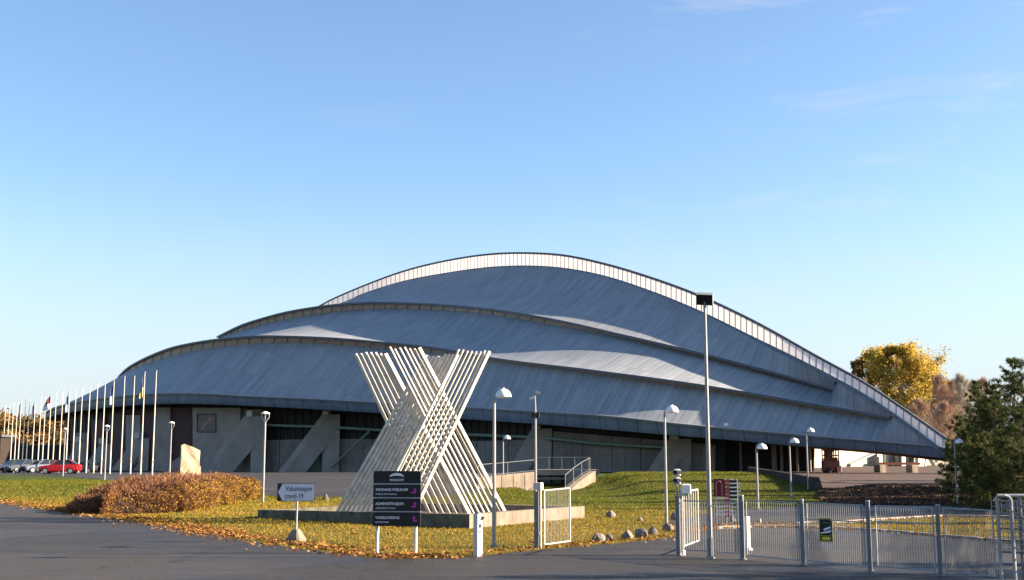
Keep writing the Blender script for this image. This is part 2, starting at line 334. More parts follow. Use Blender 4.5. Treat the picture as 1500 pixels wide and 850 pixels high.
class MB:
    def __init__(s): s.v = []; s.f = []
    def add(s, vs, fs):
        n = len(s.v); s.v += [tuple(x) for x in vs]; s.f += [tuple(i+n for i in f) for f in fs]; return s
    def box(s, c, d, rz=0.0, mtx=None):
        hx, hy, hz = d[0]/2, d[1]/2, d[2]/2
        vs = [Vector((x, y, z)) for z in (-hz, hz) for x, y in ((-hx, -hy), (hx, -hy), (hx, hy), (-hx, hy))]
        m = mtx if mtx is not None else Matrix.Rotation(rz, 3, 'Z')
        vs = [m@v+Vector(c) for v in vs]
        return s.add(vs, [(3, 2, 1, 0), (4, 5, 6, 7), (0, 1, 5, 4), (1, 2, 6, 5), (2, 3, 7, 6), (3, 0, 4, 7)])
    def bbox(s, c, d, b=0.01, rz=0.0):
        """chamfered box (vertical edges and top)"""
        hx, hy, hz = d[0]/2, d[1]/2, d[2]/2
        ring = lambda e: [(-hx+e, -hy), (hx-e, -hy), (hx, -hy+e), (hx, hy-e), (hx-e, hy), (-hx+e, hy), (-hx, hy-e), (-hx, -hy+e)]
        m = Matrix.Rotation(rz, 3, 'Z'); vs = []
        for z, sc, e in ((-hz, 1, b), (hz-b, 1, b), (hz, 1-2*b/max(min(d[0], d[1]), 1e-4), b)):
            vs += [m@Vector((x*sc, y*sc, z))+Vector(c) for x, y in ring(e)]
        fs = [tuple(range(7, -1, -1)), tuple(range(16, 24))]
        for r in range(2):
            for i in range(8):
                j = (i+1) % 8; fs.append((r*8+i, r*8+j, r*8+8+j, r*8+8+i))
        return s.add(vs, fs)
    def tube(s, pts, rads, n=8, caps=True):
        pts = [Vector(p) for p in pts]
        if isinstance(rads, (int, float)): rads = [rads]*len(pts)
        vs = []; up = None
        for i, p in enumerate(pts):
            t = (pts[min(i+1, len(pts)-1)]-pts[max(i-1, 0)]).normalized()
            if up is None: up = t.orthogonal().normalized()
            up = (up-t*up.dot(t))
            up = up.normalized() if up.length > 1e-6 else t.orthogonal().normalized()
            w = t.cross(up)
            for k in range(n):
                a = 2*PI*k/n; vs.append(p+(up*math.cos(a)+w*math.sin(a))*rads[i])
        fs = []
        for i in range(len(pts)-1):
            for k in range(n):
                j = (k+1) % n; fs.append((i*n+k, i*n+j, (i+1)*n+j, (i+1)*n+k))
        if caps: fs += [tuple(range(n-1, -1, -1)), tuple(range((len(pts)-1)*n, len(pts)*n))]
        return s.add(vs, fs)
    def lathe(s, prof, c=(0, 0, 0), n=16):
        c = Vector(c); vs = []; m = len(prof)
        for r, z in prof:
            for k in range(n):
                a = 2*PI*k/n; vs.append(c+Vector((r*math.cos(a), r*math.sin(a), z)))
        fs = [(i*n+k, i*n+(k+1) % n, (i+1)*n+(k+1) % n, (i+1)*n+k) for i in range(m-1) for k in range(n)]
        fs += [tuple(range(n-1, -1, -1)), tuple(range((m-1)*n, m*n))]
        return s.add(vs, fs)
    def prism(s, poly, vec):
        """planar polygon (list of 3D points) swept by vec"""
        n = len(poly); poly = [Vector(p) for p in poly]; vec = Vector(vec)
        tris = tessellate_polygon([poly])
        vs = poly+[p+vec for p in poly]
        fs = [tuple(t) for t in tris]+[tuple(i+n for i in reversed(t)) for t in tris]
        for i in range(n):
            j = (i+1) % n; fs.append((i, j, j+n, i+n))
        return s.add(vs, fs)
    def grid(s, rows, close=False):
        n = len(rows[0]); vs = [p for r in rows for p in r]
        fs = [(i*n+j, i*n+j+1, (i+1)*n+j+1, (i+1)*n+j) for i in range(len(rows)-1) for j in range(n-1)]
        return s.add(vs, fs)
    def build(s, name, mat, parent=None, smooth=False, fix=True, loc=None):
        me = bpy.data.meshes.new(name)
        vs = s.v if loc is None else [tuple(Vector(v)-Vector(loc)) for v in s.v]
        me.from_pydata(vs, [], s.f); me.materials.append(mat)
        if fix:
            bm = bmesh.new(); bm.from_mesh(me)
            bmesh.ops.recalc_face_normals(bm, faces=bm.faces); bm.to_mesh(me); bm.free()
        if smooth:
            me.polygons.foreach_set('use_smooth', np.ones(len(me.polygons), dtype=bool))
            try: me.set_sharp_from_angle(angle=R(35))
            except Exception: pass
        me.update()
        o = bpy.data.objects.new(name, me); COL.objects.link(o)
        if loc is not None and parent is None: o.location = loc
        if parent: o.parent = parent
        return o
def text_part(body, size, loc, mat, parent, align='LEFT', rz=0.0, width=None, bold=0.0, name='lettering'):
    cu = bpy.data.curves.new('lettering', 'FONT'); cu.body = body; cu.size = size; cu.extrude = 0.002
    cu.align_x = align; cu.offset = bold
    ob = bpy.data.objects.new('lettering', cu); COL.objects.link(ob)
    dg = bpy.context.evaluated_depsgraph_get(); me = bpy.data.meshes.new_from_object(ob.evaluated_get(dg))
    bpy.data.objects.remove(ob); bpy.data.curves.remove(cu)
    me.materials.clear(); me.materials.append(mat)
    if width:
        xs = [v.co.x for v in me.vertices]; k = width/(max(xs)-min(xs))
        for v in me.vertices: v.co.x *= k
    o = bpy.data.objects.new(name, me); COL.objects.link(o); o.parent = parent
    o.location = loc; o.rotation_euler = (R(90), 0, rz)
    return o

# ------------------------------------------------------------------ ground
def poly_px(pts, lift=0.0): return [G(*p) for p in pts]
def resample(pts, step):
    out = []
    n = len(pts)
    for i in range(n):
        a, b = pts[i], pts[(i+1) % n]; L = (b-a).length; k = max(1, int(L/step))
        for j in range(k): out.append(a+(b-a)*(j/k))
    return out
def in_poly(x, y, poly):
    c = False; n = len(poly); j = n-1
    for i in range(n):
        xi, yi, xj, yj = poly[i][0], poly[i][1], poly[j][0], poly[j][1]
        if (yi > y) != (yj > y) and x < (xj-xi)*(y-yi)/(yj-yi)+xi: c = not c
        j = i
    return c
def inside_np(X, Y, poly):
    c = np.zeros(len(X), bool); n = len(poly); j = n-1
    for i in range(n):
        xi, yi, xj, yj = poly[i][0], poly[i][1], poly[j][0], poly[j][1]
        if yi != yj:
            hit = ((yi > Y) != (yj > Y)) & (X < (xj-xi)*(Y-yi)/(yj-yi)+xi)
            c ^= hit
        j = i
    return c
def sheet(name, world_pts, lift, mat, step=3.0, wobble=0.0):
    pts = [Vector((p[0], p[1])) for p in world_pts]
    b = resample(pts, step*0.4)
    if wobble: b = [p+Vector((random.uniform(-wobble, wobble), random.uniform(-wobble, wobble))) for p in b]
    xs = [p.x for p in b]; ys = [p.y for p in b]
    inner = []
    x = min(xs)
    while x < max(xs):
        y = min(ys)
        while y < max(ys):
            if in_poly(x, y, b): inner.append(Vector((x+random.uniform(-.2, .2), y)))
            y += step
        x += step
    allp = b+inner
    edges = [(i, (i+1) % len(b)) for i in range(len(b))]
    v, e, f, *_ = delaunay_2d_cdt(allp, edges, [], 1, 1e-4)
    m = MB(); m.add([(p.x, p.y, H(p.x, p.y)+lift) for p in v], [tuple(t) for t in f])
    o = m.build(name, mat, smooth=True)
    if o.data.polygons[0].normal.z < 0: o.data.flip_normals()
    return tag(o, kind='structure'), b

def ground():
    xs = np.concatenate([np.array([-4000, -2000, -1000, -500, -250, -160]), np.arange(-110, 90, 1.5), np.array([100, 160, 250, 500, 1000, 2000, 4000])])
    ys = np.concatenate([np.array([-300, -100, -40, -10, 5, 15, 20]), np.arange(22, 125, 1.0), np.array([130, 140, 160, 200, 260, 400, 700, 1200, 2500, 5000, 9000])])
    V = [(x, y, H(x, y)) for y in ys for x in xs]
    nx = len(xs); Fc = [(j*nx+i, j*nx+i+1, (j+1)*nx+i+1, (j+1)*nx+i) for j in range(len(ys)-1) for i in range(nx-1)]
    o = mesh_np('ground', V, Fc, M['lawn'], smooth=True); tag(o, kind='structure')
ground()
ROADEDGE = [(-40, 733), (0, 737), (50, 744), (100, 751), (150, 759), (200, 765), (250, 773), (300, 783), (350, 791), (400, 798), (450, 806), (500, 812), (545, 818), (600, 820), (650, 819), (690, 817), (740, 812), (800, 806), (850, 801), (900, 797), (950, 793), (985, 787), (1010, 781), (1050, 776), (1100, 774), (1160, 774), (1240, 777), (1300, 781), (1380, 788), (1440, 793), (1500, 798), (1600, 806)]
edge_w = [G(*p) for p in ROADEDGE]
road_w = [Vector((-26, 56, 0))]+edge_w+[Vector((30, 30, 0)), Vector((60, 26, 0)), Vector((60, -30, 0)), Vector((-60, -30, 0)), Vector((-60, 62, 0))]
_, ROAD = sheet('road', road_w, 0.02, M['asphalt'], 2.5, 0.05)
back_w = [G(*p) for p in [(975, 766), (1040, 751), (1100, 747), (1200, 740), (1390, 741)]]+[Vector((30, 56, 0)), Vector((60, 60, 0)), Vector((60, 42, 0))]+[G(*p) for p in [(1560, 768), (1480, 758), (1380, 757), (1240, 765), (1160, 768), (1098, 769), (1010, 774)]]
_, BACK = sheet('access_road', back_w, 0.02, M['asphalt'], 2.0, 0.04)
park_w = [Vector((-75, 140, 0)), Vector((-60, 127, 0))]+[G(*p) for p in [(0, 696), (60, 697), (115, 699.5), (150, 703), (250, 713), (372, 726), (430, 728), (500, 729), (560, 729), (640, 727), (700, 722)]]+[Vector((-1.2, 84, 0)), Vector((-1.2, 96, 0)), Vector((4, 150, 0)), Vector((-20, 190, 0)), Vector((-110, 240, 0))]
_, PARK = sheet('parking_area', park_w, 0.02, M['asphalt'], 4.0, 0.06)
court_w = [gx(1203, 70.5), gx(1300, 70.5), gx(1400, 70.5), Vector((40, 76, 0)), Vector((80, 120, 0)), Vector((90, 230, 0)), Vector((40, 230, 0)), Vector((25, 150, 0)), Vector((22.2, 110, 0)), Vector((20.2, 90, 0))]
_, COURT = sheet('court', court_w, 0.02, M['court'], 4.0, 0.05)
# kerb line between the road and the island strip
def kerb(name, pts_px, w=0.14, h=0.1):
    m = MB(); pts = [G(*p) for p in pts_px]
    for a, b in zip(pts[:-1], pts[1:]):
        n = max(1, int((b-a).length/1.0))
        for k in range(n):
            p = a+(b-a)*((k+0.5)/n); L = (b-a).length/n-0.02; rz = math.atan2(b.y-a.y, b.x-a.x)
            m.bbox((p.x, p.y, H(p.x, p.y)+h/2-0.01), (L, w, h), 0.015, rz)
    o = m.build(name, M['kerb']); tag(o, kind='structure')
kerb('kerb', [(1050, 775), (1100, 773), (1160, 773), (1240, 776), (1300, 780), (1380, 787), (1440, 792), (1500, 797)])
kerb('kerb', [(1165, 768.5), (1240, 766), (1300, 762), (1380, 757.5), (1480, 758.5)])

# ------------------------------------------------------------------ the arena
AX = Vector((0.866, -0.5, 0)); NB = Vector((0.5, 0.866, 0))     # long axis (to the right and nearer), and the direction away
def DM(px):
    a, _ = ray(px, 600)
    if a > -0.05: return 185/(1+1.5*a)
    d0 = 185/(1-0.075); k = 185*1.5/(1-0.075)**2
    return d0+22*(1-math.exp(-(-0.05-a)*k/22))
def bulge(px, c, l, r, W, pl=0.5, pr=1.0):
    if px < c: t = (c-px)/(c-l); p = pl
    else: t = (px-c)/(r-c); p = pr
    t = min(1, max(0, t)); return W*(1-t*t)**p
def De(px): return DM(px)-bulge(px, 450, 65, 1395, 56, 0.5, 2.2)
def D1(px): return DM(px)-bulge(px, 470, 172, 1305, 48, 0.5, 1.8)
def D2(px): return DM(px)-bulge(px, 560, 317, 1224, 27, 0.5, 1.4)
def curve(tab):
    xs = np.array([p[0] for p in tab], float); ys = np.array([p[1] for p in tab], float)
    n = len(xs); d = (ys[1:]-ys[:-1])/(xs[1:]-xs[:-1]); m = np.zeros(n)
    m[0] = d[0]; m[-1] = d[-1]
    for i in range(1, n-1):
        h0, h1 = xs[i]-xs[i-1], xs[i+1]-xs[i]; m[i] = (d[i-1]*h1+d[i]*h0)/(h0+h1)
    def f(x):
        i = int(np.clip(np.searchsorted(xs, x)-1, 0, n-2)); h = xs[i+1]-xs[i]; t = (x-xs[i])/h
        return ((1+2*t)*(1-t)**2*ys[i]+t*(1-t)**2*h*m[i]+t*t*(3-2*t)*ys[i+1]+t*t*(t-1)*h*m[i+1])
    return f
yEt = curve([(65, 606), (80, 598), (100, 592.5), (150, 584), (200, 578.5), (250, 576.5), (300, 577), (350, 580), (450, 584.5), (550, 590), (680, 597), (790, 603.5), (900, 611), (1000, 622), (1080, 629.5), (1150, 635.5), (1250, 644), (1350, 652), (1369, 653.5), (1395, 660)])
yEb = curve([(65, 614), (80, 609), (100, 605), (150, 598), (200, 593.5), (250, 591.5), (300, 592), (350, 594), (450, 599), (550, 605), (680, 614), (790, 621.5), (900, 630.5), (1000, 639), (1080, 645.5), (1150, 652), (1250, 658.5), (1350, 668), (1395, 673)])
y1t = curve([(172, 552), (183, 541), (200, 530), (217, 521.7), (250, 509), (283, 501.7), (317, 496.5), (350, 493.5), (383, 491.7), (417, 492), (483, 494.5), (550, 500), (650, 511), (716, 523), (868, 542), (1034, 564.6), (1100, 575.5), (1165, 587), (1296, 610), (1305, 612)])
y1b = curve([(172, 553.5), (183, 546.5), (193, 541.7), (233, 526.7), (283, 514), (350, 505), (417, 501.7), (483, 504), (550, 509), (650, 519), (716, 528.7), (868, 547), (1034, 570.6), (1100, 580.8), (1165, 592), (1296, 613), (1305, 614)])
y2t = curve([(317, 493), (333, 485), (350, 477), (383, 466), (417, 457), (450, 451), (483, 446.5), (550, 442.5), (583, 443), (650, 446), (706, 451), (812, 467.6), (907, 488.8), (1034, 518.8), (1115, 540), (1224, 570.5)])
y2b = curve([(317, 494.5), (333, 490), (350, 485), (383, 475.7), (417, 468), (450, 462), (500, 455.5), (550, 452), (617, 452.5), (706, 459), (812, 475.5), (907, 493.3), (1034, 523), (1115, 543.5), (1224, 572)])
yRt = curve([(400, 498), (440, 468), (472, 447), (517, 426), (550, 412.7), (583, 400.7), (650, 383.5), (741, 371.8), (770, 371.5), (826, 375), (882, 386.5), (953, 407.6), (1016, 430.6), (1100, 469.4), (1198, 524), (1263, 560), (1329, 604), (1392, 648)])
yRb = curve([(400, 520), (440, 488), (472, 461), (503, 443.5), (550, 424.5), (583, 414.5), (650, 401), (741, 390.5), (826, 393.5), (882, 404), (953, 427), (1023, 455.5), (1100, 493), (1198, 541.5), (1263, 577), (1329, 621), (1395, 672)])
def Drb(px): return DM(px)-min(3.0, 3.0*min(1, max(0.05, (1395-px)/250)))
arena = empty('arena', gx(740, 150), 'vast grey stepped dome hall shaped like an upturned hull behind the white cross sculpture', 'arena')
AL = Vector(arena.location)
def ab(mb, name, mat, parent=None, smooth=False):
    o = mb.build(name, mat, None, smooth); o.parent = parent or arena
    o.matrix_parent_inverse = Matrix.Translation(-AL); return o
def mirror(v):
    v = Vector(v); px = 750+F*1.01*v.x/v.y; d = max(0.0, DM(px)-v.y); return v+Vector((0.7*d, 1.7*d, 0))
def both(mb):
    m = MB(); m.add(mb.v, mb.f); m.add([mirror(v) for v in mb.v], [tuple(reversed(f)) for f in mb.f]); return m
N = 160
def loft(lo, hi, rows=12, sag=0.0):
    out = []
    for r in range(rows+1):
        t = r/rows; row = []
        for a, b in zip(lo, hi):
            p = a.lerp(b, t); p.z += sag*4*t*(1-t)*(b-a).length; row.append(p)
        out.append(row)
    return out
def lin(a, b, n): return [a+(b-a)*i/n for i in range(n+1)]
def ease_left(a, b, n):
    """denser sampling at the left end, where the plan turns fastest"""
    return [a+(b-a)*((i/n)**1.35) for i in range(n+1)]
# tier 1 (lowest)
pl = ease_left(65, 1372, N); pu = ease_left(172, 1394, N)
lo = [P(x, yEt(x), De(x)) for x in pl]
hi = [P(x, y1b(x)+0.5, D1(x)+0.5) if x < 1303 else P(x, yRb(x)-0.3, Drb(x)) for x in pu]
ab(both(MB().grid(loft(lo, hi, 14, -0.025))), 'roof_tier', M['roof'], smooth=True)
# tier 2
pl = ease_left(172, 1303, N); pu = ease_left(172.5, 1304, N)
lo = [P(x, y1t(x), D1(x)-0.6) for x in pl]
def t2u(x):
    if x < 312: return P(x, y1t(x)+2.2, DM(x))
    if x < 330:
        t = (x-312)/18; return P(x, lerp(y1t(312)+2.2, y2b(330)+0.5, t), lerp(DM(312), D2(330)+0.5, t))
    if x < 1222: return P(x, y2b(x)+0.5, D2(x)+0.5)
    return P(x, yRb(x)-0.3, Drb(x))
hi = [t2u(x) for x in pu]
ab(both(MB().grid(loft(lo, hi, 14, -0.03))), 'roof_tier', M['roof'], smooth=True)
# tier 3
pl = ease_left(317, 1222, N); pu = ease_left(317.5, 1223, N)
lo = [P(x, y2t(x), D2(x)-0.6) for x in pl]
def t3u(x):
    if x < 478: return P(x, y2t(x)+2.4, DM(x))
    if x < 512:
        t = (x-478)/34; return P(x, lerp(y2t(478)+2.4, yRb(512), t), lerp(DM(478), Drb(512), t))
    return P(x, yRb(x)-0.3, Drb(x))
hi = [t3u(x) for x in pu]
ab(both(MB().grid(loft(lo, hi, 14, -0.03))), 'roof_tier', M['roof'], smooth=True)
# clerestory steps: set back wall with a projecting metal edge
for yt, yb, Df, x0, x1 in ((y1t, y1b, D1, 172, 1303), (y2t, y2b, D2, 317, 1222)):
    xs = ease_left(x0+0.5, x1, N)
    wall = MB(); lip = MB(); post = MB()
    top = [P(x, yt(x), Df(x)-0.6) for x in xs]; bot = [P(x, yb(x)+1.0, Df(x)+0.55) for x in xs]
    wt = [Vector((t.x, t.y, t.z-0.05))+NB*0.45 for t in top]
    wall.grid([bot, wt])
    h = 0.26
    lip.grid([[t+NB*0.45-Vector((0, 0, h+0.02)) for t in top], [t-Vector((0, 0, h)) for t in top], [t+Vector((0, 0, 0.03)) for t in top], [t+NB*0.5+Vector((0, 0, 0.06)) for t in top]])
    ab(both(wall), 'clerestory', M['clere']); ab(both(lip), 'roof_edge', M['lip'])
    for i in range(4, len(xs)-1, 3):
        if (wt[i]-bot[i]).length > 1.0: ab(MB().tube([bot[i]-NB*0.12, wt[i]-NB*0.12], 0.045, 4), 'clerestory_mullion', M['mullion'])
# ridge skylight band
xs = lin(402, 1392, N)
rb = [P(x, yRb(x), Drb(x)-0.1) for x in xs]; rt = [P(x, yRt(x), Drb(x)+0.9) for x in xs]
back = [mirror(P(x, yRb(x)-0.3, Drb(x))) for x in xs]
ab(MB().grid([[p+Vector((0, 0.3, -0.1)) for p in rb], back]), 'ridge_deck', M['lip'], smooth=True)
ab(both(MB().grid([rb, rt])), 'ridge_skylight', M['ridge'], smooth=True)
ribs = MB(); riblist = []; acc = 0.0; last = None; k = 0
fine = lin(402, 1391, 1200)
for x in fine:
    a = P(x, yRb(x), Drb(x)-0.14); b = P(x, yRt(x), Drb(x)+0.86)
    if last is not None: acc += (a-last).length
    last = a
    if acc > 1.0:
        acc = 0.0; riblist.append((a, b))
for a, b in riblist[-96:]: ab(MB().tube([a, b], 0.07, 4), 'ridge_rib', M['rib'])
for a, b in riblist[:-96]: ribs.tube([a, b], 0.07, 4)
if ribs.v: tag(ab(ribs, 'ridge_ribs', M['rib']), kind='stuff')
bm_ = MB(); bm_.tube([Vector(p)+Vector((0, 0, 0.08)) for p in rt], 0.16, 6); ab(bm_, 'ridge_cap', M['lip'])
xs = lin(520, 1394, 120); bm_ = MB()
lowp = [P(x, yRb(x)+0.2, Drb(x)-0.22) for x in xs]
bm_.grid([[p+NB*0.4 for p in lowp], [p-Vector((0, 0, 0.32)) for p in lowp], [p+Vector((0, 0, 0.14)) for p in lowp], [p+NB*0.5+Vector((0, 0, 0.16)) for p in lowp]])
ab(both(bm_), 'ridge_beam', M['fascia'])
# eave: upper drip edge, fascia and soffit
xs = ease_left(65.2, 1394, N)
et = [P(x, yEt(x), De(x)-0.05) for x in xs]
eb = [P(x, yEb(x), De(x)+0.35) for x in xs]
mid = [a.lerp(b, 0.16)+Vector((0, -0.0, 0)) for a, b in zip(et, eb)]
fa = MB(); fa.grid([et, [p-NB*0.22 for p in et], [p-NB*0.22 for p in mid], mid, [a.lerp(b, 0.62)-NB*0.12 for a, b in zip(et, eb)], eb, [p+NB*0.3 for p in eb]])
ab(both(fa), 'eave_fascia', M['fascia'], smooth=True)
dr = MB(); dr.tube([p-NB*0.2+Vector((0, 0, 0.05)) for p in et], 0.085, 5); ab(dr, 'drip_edge_highlight', M['galv'], smooth=True)  # lighter metal tube added to draw a highlight along the upper edge
def inset(p, x, d): 
    room = max(0.3, DM(x)-De(x)); return p+NB*min(d, room*0.9)
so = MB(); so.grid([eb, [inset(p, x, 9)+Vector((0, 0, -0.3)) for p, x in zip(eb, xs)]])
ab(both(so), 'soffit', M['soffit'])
# walls under the eave
def Dw(px): return min(DM(px)-0.5, De(px)+7.0)
def wall_band(x0, x1, ytop, ybot, off, mat, name, n=10, thick=0.4):
    xs = lin(x0, x1, n)
    t = [P(x, ytop(x) if callable(ytop) else ytop, Dw(x)+off) for x in xs]
    b = [P(x, ybot(x) if callable(ybot) else ybot, Dw(x)+off) for x in xs]
    bk = NB*thick
    m = MB(); m.grid([[p+bk for p in t], t, b, [p+bk for p in b]])
    m.f.append(None) if False else None
    for e in (0, -1):
        m.add([t[e], b[e], b[e]+bk, t[e]+bk], [(0, 1, 2, 3)])
    return ab(m, name, mat)
base = lambda x: 694.0
topw = lambda x: yEb(x)-3
# dark glazing all along, under the eave
wall_band(97, 1062, topw, base, 0.5, M['glaz'], 'glazing', 60)
wall_band(1062, 1192, topw, base, 2.5, M['glaz'], 'glazing', 12)
mul = MB()
for i, x in enumerate(np.arange(386, 775, 11.2)):
    ab(MB().tube([P(x, 650, Dw(x)+0.3), P(x, yEb(x)-2, Dw(x)+0.3)], 0.09, 4), 'mullion', M['mullion'])
for x in np.arange(101, 160, 6.0):
    ab(MB().tube([P(x, 692, Dw(x)+0.3), P(x, yEb(x)-2, Dw(x)+0.3)], 0.1, 4), 'mullion', M['mullion'])
# concrete panels
pan = curve([(386, 645), (500, 643), (620, 645), (745, 645), (800, 641), (960, 652), (1070, 660)])
def panel(x0, x1, ytop, off=0.0, mat='concrete', thick=0.5): return wall_band(x0, x1, ytop, base, off, M[mat], 'wall_panel', 4, thick)
for a, b in ((388, 409), (410, 447), (448, 482), (492, 545), (546, 600), (601, 652), (653, 698), (699, 744)): panel(a, b, pan)
for a, b in ((745, 809), (810, 853), (854, 896), (897, 938), (939, 998), (999, 1046)): panel(a, b, lambda x: yEb(x)+9 if x > 795 else pan(x))
# left hand concrete volumes standing forward of the glazing
panel(282, 352, lambda x: 597.5, -1.6, 'strut', 2.0)
panel(353, 384, lambda x: 600, -0.6, 'strut', 1.0)
panel(226, 249, lambda x: 597, -1.0, 'strut', 1.5)
panel(184, 205, lambda x: 608, -0.8, 'strut', 1.3)
panel(108, 128, lambda x: 634, -0.6, 'concrete', 1.0)
# grilles with bars
for x0, x1, yt, nb in ((250, 281, 598, 8), (206, 225, 604, 5), (160, 183, 606, 6), (134, 150, 614, 4)):
    g = wall_band(x0, x1, lambda x: yt, base, -0.5, M['grille'], 'window_grille', 4, 0.8)
    m = MB()
    for k in range(nb+1):
        x = lerp(x0+0.4, x1-0.4, k/nb); m.tube([P(x, yt, Dw(x)-0.62), P(x, 693, Dw(x)-0.62)], 0.055, 4)
    for y in (yt+0.5, yt+20, yt+43, 690 if yt > 600 else 672):
        m.tube([P(x, y, Dw(x)-0.66) for x in lin(x0+0.3, x1-0.3, 4)], 0.055, 4)
    o = m.build('grille_bars', M['grille_line'], None); o.parent = g; o.matrix_parent_inverse = g.matrix_parent_inverse.copy()
# green wind beam and braces
gb = curve([(345, 620), (386, 622.5), (485, 626), (552, 630), (690, 637), (800, 642), (880, 650), (968, 655)])
m = MB()
for a, b in ((386, 470), (486, 743), (743, 786), (798, 972)):
    pts = [P(x, gb(x), Dw(x)-1.2) for x in lin(a, b, 8)]
    m.tube(pts, 0.2, 6)
ab(m, 'wind_beam', M['green'])
m = MB(); m.tube([P(486, 684, Dw(486)-1.4), P(541, 632, Dw(541)-1.4)], 0.17, 6); ab(m, 'diagonal_bar', M['green'])
# buttresses
def plane_pt(px, py, A, B):
    n = Vector((B.y-A.y, A.x-B.x, 0)); a, b = ray(px, py)
    d = Vector((a, 1, b)); D = n.dot(A-Vector((0, 0, CH)))/n.dot(d); return Vector((0, 0, CH))+d*D
def buttress(f0, f1, l0, l1, ty, apex, yb=692, kink=None, dfoot=-3.0, dleg=-0.8):
    A = P(f0, yb, Dw(f0)+dfoot); B = P(l1, yb, Dw(l1)+dleg)
    k = kink if kink else (l0, lerp(ty, yb, 0.48))
    poly = [(f0, yb), (f1, yb), k, (l0, yb), (l1, yb), (l1+2, ty), (apex, ty)]
    m = MB(); m.prism([plane_pt(x, y, A, B) for x, y in poly], AX*1.1+NB*0.2)
    ab(m, 'buttress', M['strut'])
    c = plane_pt((apex+l1)/2, ty-4, A, B); m = MB(); m.bbox(c, (1.0, 0.9, 0.9), 0.05, -0.4); ab(m, 'bearing_block', M['offwhite'])
buttress(297, 331, 367, 378, 610, 357, dfoot=-5.5, dleg=-2.6)
buttress(407, 438, 472, 486, 607, 472)
buttress(742, 757, 784, 794, 628, 779)
buttress(945, 968, 986, 997, 643, 979, 696)
for f0, f1, l0, l1, ty, ap in ((226, 246, 274, 280, 664, 272), (160, 178, 203, 208, 642, 198), (118, 131, 150, 154, 650, 147), (88, 99, 116, 119, 648, 113)):
    buttress(f0, f1, l0, l1, ty, ap, 692, None, -3.4, -1.6)
# green door leaf between second buttress legs, framed sign on the big concrete volume
m = MB(); A = P(446, 690, Dw(446)-0.15); 
m.prism([P(447, 692, Dw(447)-0.12), P(469, 692, Dw(469)-0.12), P(469, 652, Dw(469)-0.12), P(462, 652, Dw(462)-0.12)], NB*0.1); ab(m, 'green_door', M['greendoor'])
x0, x1 = 289, 316; y0, y1 = 607, 633
fm = MB(); off = -1.72
def wp(x, y, o=off): return P(x, y, Dw(x)+o)
for a, b in (((x0, y0), (x1, y0)), ((x1, y0), (x1, y1)), ((x1, y1), (x0, y1)), ((x0, y1), (x0, y0))): fm.tube([wp(*a), wp(*b)], 0.07, 4)
fo = ab(fm, 'sign_frame', M['mullion'])
m = MB()
m.add([wp(x0, y0, -1.64), wp(x1, y0, -1.64), wp(x1, y1, -1.64), wp(x0, y1, -1.64)], [(0, 1, 2, 3)]); ab(m, 'sign_board', M['concrete'])
m = MB(); m.add([wp(293, 629, -1.7), wp(296, 630.5, -1.7), wp(314, 611, -1.7), wp(306, 611.5, -1.7), wp(300, 620, -1.7)], [(0, 1, 2, 3, 4)]); ab(m, 'faded_emblem', simple('faded_red_print', (0.30, 0.20, 0.18), 0.8))
# right hand end: posts in the dark bay
m = MB()
for x in (1085, 1110, 1134, 1145, 1168, 1186):
    m.bbox(P(x, 670, Dw(x)+1.6)*1.0, (0.55 if x == 1134 else 0.28, 0.4, 7.0), 0.03, -0.4)
ab(m, 'bay_posts', M['concrete'])
# open end: sunlit inner walls beyond the eave
def inner_wall(xa, Da, xb, Db, yt, mat='pale_wall', thick=0.5, yb=694):
    A = P(xa, yb, Da); B = P(xb, yb, Db); d = (B-A); n = Vector((-d.y, d.x, 0)).normalized()
    if n.y < 0: n = -n
    A2 = P(xa, yt, Da); B2 = P(xb, yt, Db)
    m = MB(); m.prism([A, B, B2, A2], n*thick); ab(m, 'end_wall', M[mat])
    return A, B
inner_wall(1180, 176, 1240, 196, 645)
inner_wall(1238, 196, 1293, 214, 648)
inner_wall(1301, 206, 1312, 211, 655); inner_wall(1316, 207, 1327, 212, 655)
inner_wall(1331, 204, 1340, 209, 655, 'concrete'); inner_wall(1296, 218, 1392, 224, 656)
inner_wall(1345, 203, 1357, 208, 658)
m = MB(); m.tube([P(1244, 681.5, 196.0), P(1290, 660, 209)], 0.28, 6); ab(m, 'diagonal_bar', M['galvdark'])  # dark tube drawn as the diagonal stripe across the pale wall
for a, b in ((1298, 1313), (1326, 1341), (1357, 1374)):
    m = MB(); m.tube([P(a, 662, 208.5), P(b, 693, 205)], 0.35, 6); ab(m, 'diagonal_bar', M['galvdark'])  # dark tubes drawn as the further diagonal stripes
# foot of the ridge at the right hand tip
m = MB(); A = P(1385, 700, 118); B = P(1402, 700, 120)
m.prism([plane_pt(x, y, A, B) for x, y in ((1379, 702), (1400, 702), (1403, 671), (1386, 668))], NB*2.5); ab(m, 'ridge_foot', M['concrete'])

